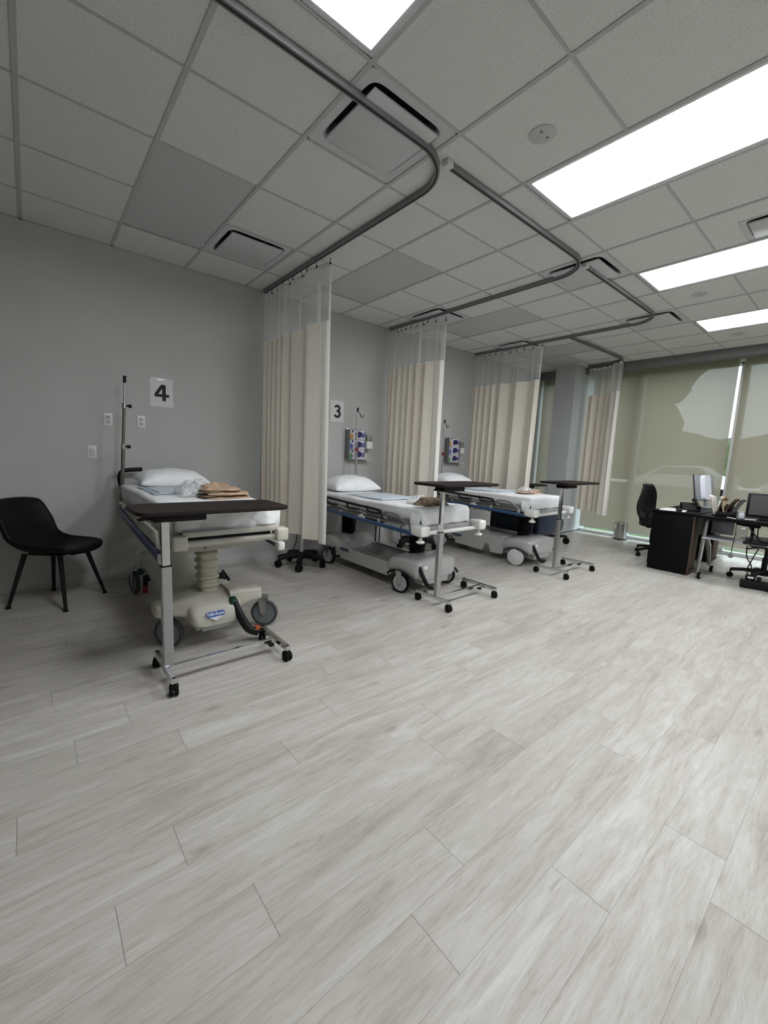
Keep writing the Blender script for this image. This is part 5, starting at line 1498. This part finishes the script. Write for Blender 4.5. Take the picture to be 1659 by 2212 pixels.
t = thing('tablet_holder', (6.08, 0.93, 0.49), 'clear plastic holder standing on the silver lower shelf', 'holder')
m = MB(); m.box((0, 0, 0.09), (0.10, 0.10, 0.18), 0.01); m.build('holder_body', 'clearplastic', t)
t = thing('network_box', (6.09, 0.80, 0.497), 'flat black box with a short antenna on the lower shelf', 'network box')
m = MB(); m.box((0, 0, 0.014), (0.14, 0.20, 0.028), 0.005); m.build('case', 'black', t)
m = MB(); m.box((0, 0.04, 0.05), (0.025, 0.025, 0.06), 0.005); m.build('antenna', 'black', t)

# ------------------------------------------------------------------ outdoors, seen through the blinds and below them
b = MB(); b.grid(lambda u, v: (8.32 + 11.7 * u, -30 + 70 * v, -0.12 + 0.02 * N3(u * 9, v * 40, 0)), 30, 90)
struct(b.build('ground', 'grass'), 'green lawn outside the windows', 'lawn')
b = MB(); b.box((30, 5, -0.2), (20.5, 90, 0.1))
struct(b.build('road', 'asphalt', smooth=False), 'grey parking road beyond the lawn', 'road')
b = MB(); b.box((WIN_X + 0.15, (RIGHT_Y + WALL_Y) / 2, -0.09), (0.22, WALL_Y - RIGHT_Y, 0.10))
struct(b.build('outer_ledge', 'whitevinyl', smooth=False), 'pale concrete ledge outside the glass', 'ledge')
def tree(loc, h, r, seed, label):
    t = thing('tree', loc, label, 'tree', 'trees beyond the road')
    rnd = random.Random(seed)
    m = MB(); m.tube([(0, 0, -0.2), (0.1, 0, h * 0.35), (0.0, 0.1, h * 0.7)], [0.28, 0.2, 0.08], 10)
    for k in range(5):
        a = rnd.uniform(0, 2 * PI); m.tube([(0.05, 0, h * 0.35), (math.cos(a) * r * 0.5, math.sin(a) * r * 0.5, h * rnd.uniform(0.5, 0.75))], [0.1, 0.03], 6)
    m.build('trunk', 'bark', t)
    m = MB()
    for k in range(90):
        a, el = rnd.uniform(0, 2 * PI), rnd.uniform(-0.75, 1)
        rr = r * (0.5 + 0.5 * math.sqrt(max(0.05, 1 - el * el))) * rnd.uniform(0.35, 0.85)
        c = Vector((math.cos(a) * rr, math.sin(a) * rr, h * 0.50 + el * h * 0.46))
        s = r * rnd.uniform(0.16, 0.30)
        bb = bmesh.new(); bmesh.ops.create_icosphere(bb, subdivisions=2, radius=s)
        for v in bb.verts: v.co *= 1 + 0.45 * N3(v.co.x * 3 / s + k, v.co.y * 3 / s, v.co.z * 3 / s)
        bb.transform(Matrix.Translation(c)); me = bpy.data.meshes.new('t'); bb.to_mesh(me); bb.free(); m.bm.from_mesh(me); bpy.data.meshes.remove(me)
    m.build('crown', 'leaf', t, angle=20)
tree((32, 13.6, 0), 13.0, 5.8, 1, 'tall dark tree seen dimly through the blind right of the column')
tree((44, 33.0, 0), 15.0, 8.0, 2, 'broad dark tree behind the corner blind')
tree((30, 26.0, 0), 13.0, 5.6, 3, 'dark tree behind the blind beside the last curtain')
t = thing('hedge', (52, 6, 0), 'long dark hedge line seen dimly through the right blinds', 'hedge')
b = MB()
hp = [(-2.0, -0.2), (-2.1, 2.0), (-1.6, 3.6), (-0.6, 4.5), (0.6, 4.5), (1.6, 3.4), (2.1, 2.0), (2.0, -0.2)]
b.rings([[(x + 0.8 * N3(x, yy * 0.35, z), yy, z * (1 + 0.22 * N3(x * 0.4, yy * 0.16, 2.0)) + 0.35 * N3(x * 1.5, yy * 0.9, z)) for x, z in hp] for yy in [-45 + k * 0.6 for k in range(150)]])
b.build('foliage', 'leaf', t, angle=20)
def car(loc, rz, label):
    t = thing('parked_car', loc, label, 'car', 'cars parked outside', rz)
    prof = [(-2.2, 0.35), (2.2, 0.35), (2.25, 0.7), (1.5, 0.88), (0.75, 1.38), (-0.9, 1.42), (-1.6, 0.95), (-2.2, 0.9)]
    rg = []
    for y, k in ((-0.86, 0.94), (-0.80, 1), (0.80, 1), (0.86, 0.94)):
        rg.append([(x, y, 0.6 + (z - 0.6) * k) for x, z in prof])
    m = MB(); m.rings(rg); m.build('body', 'carpaint', t)
    for s in (-1, 1):
        m = MB(); m.prism([(-1.35, 0.95), (1.15, 0.95), (0.68, 1.32), (-0.85, 1.34)], (0, s * 0.865, 0), (1, 0, 0), (0, 0, 1), 0.01); m.build('side_window', 'carglass', t, smooth=False)
    for x in (-1.35, 1.35):
        for s in (-1, 1):
            m = MB(); m.lathe([(0.01, -0.1), (0.30, -0.1), (0.33, -0.05), (0.33, 0.05), (0.30, 0.1), (0.01, 0.1)], (x, s * 0.80, 0.18), 'Y', 22); m.build('wheel', 'rubber', t)
car((26.0, 6.7, 0.0), PI / 2, 'pale car seen faintly through the blind behind the desk')
car((26.0, 1.2, 0.0), PI / 2, 'pale car seen faintly through the blind behind the black monitor')
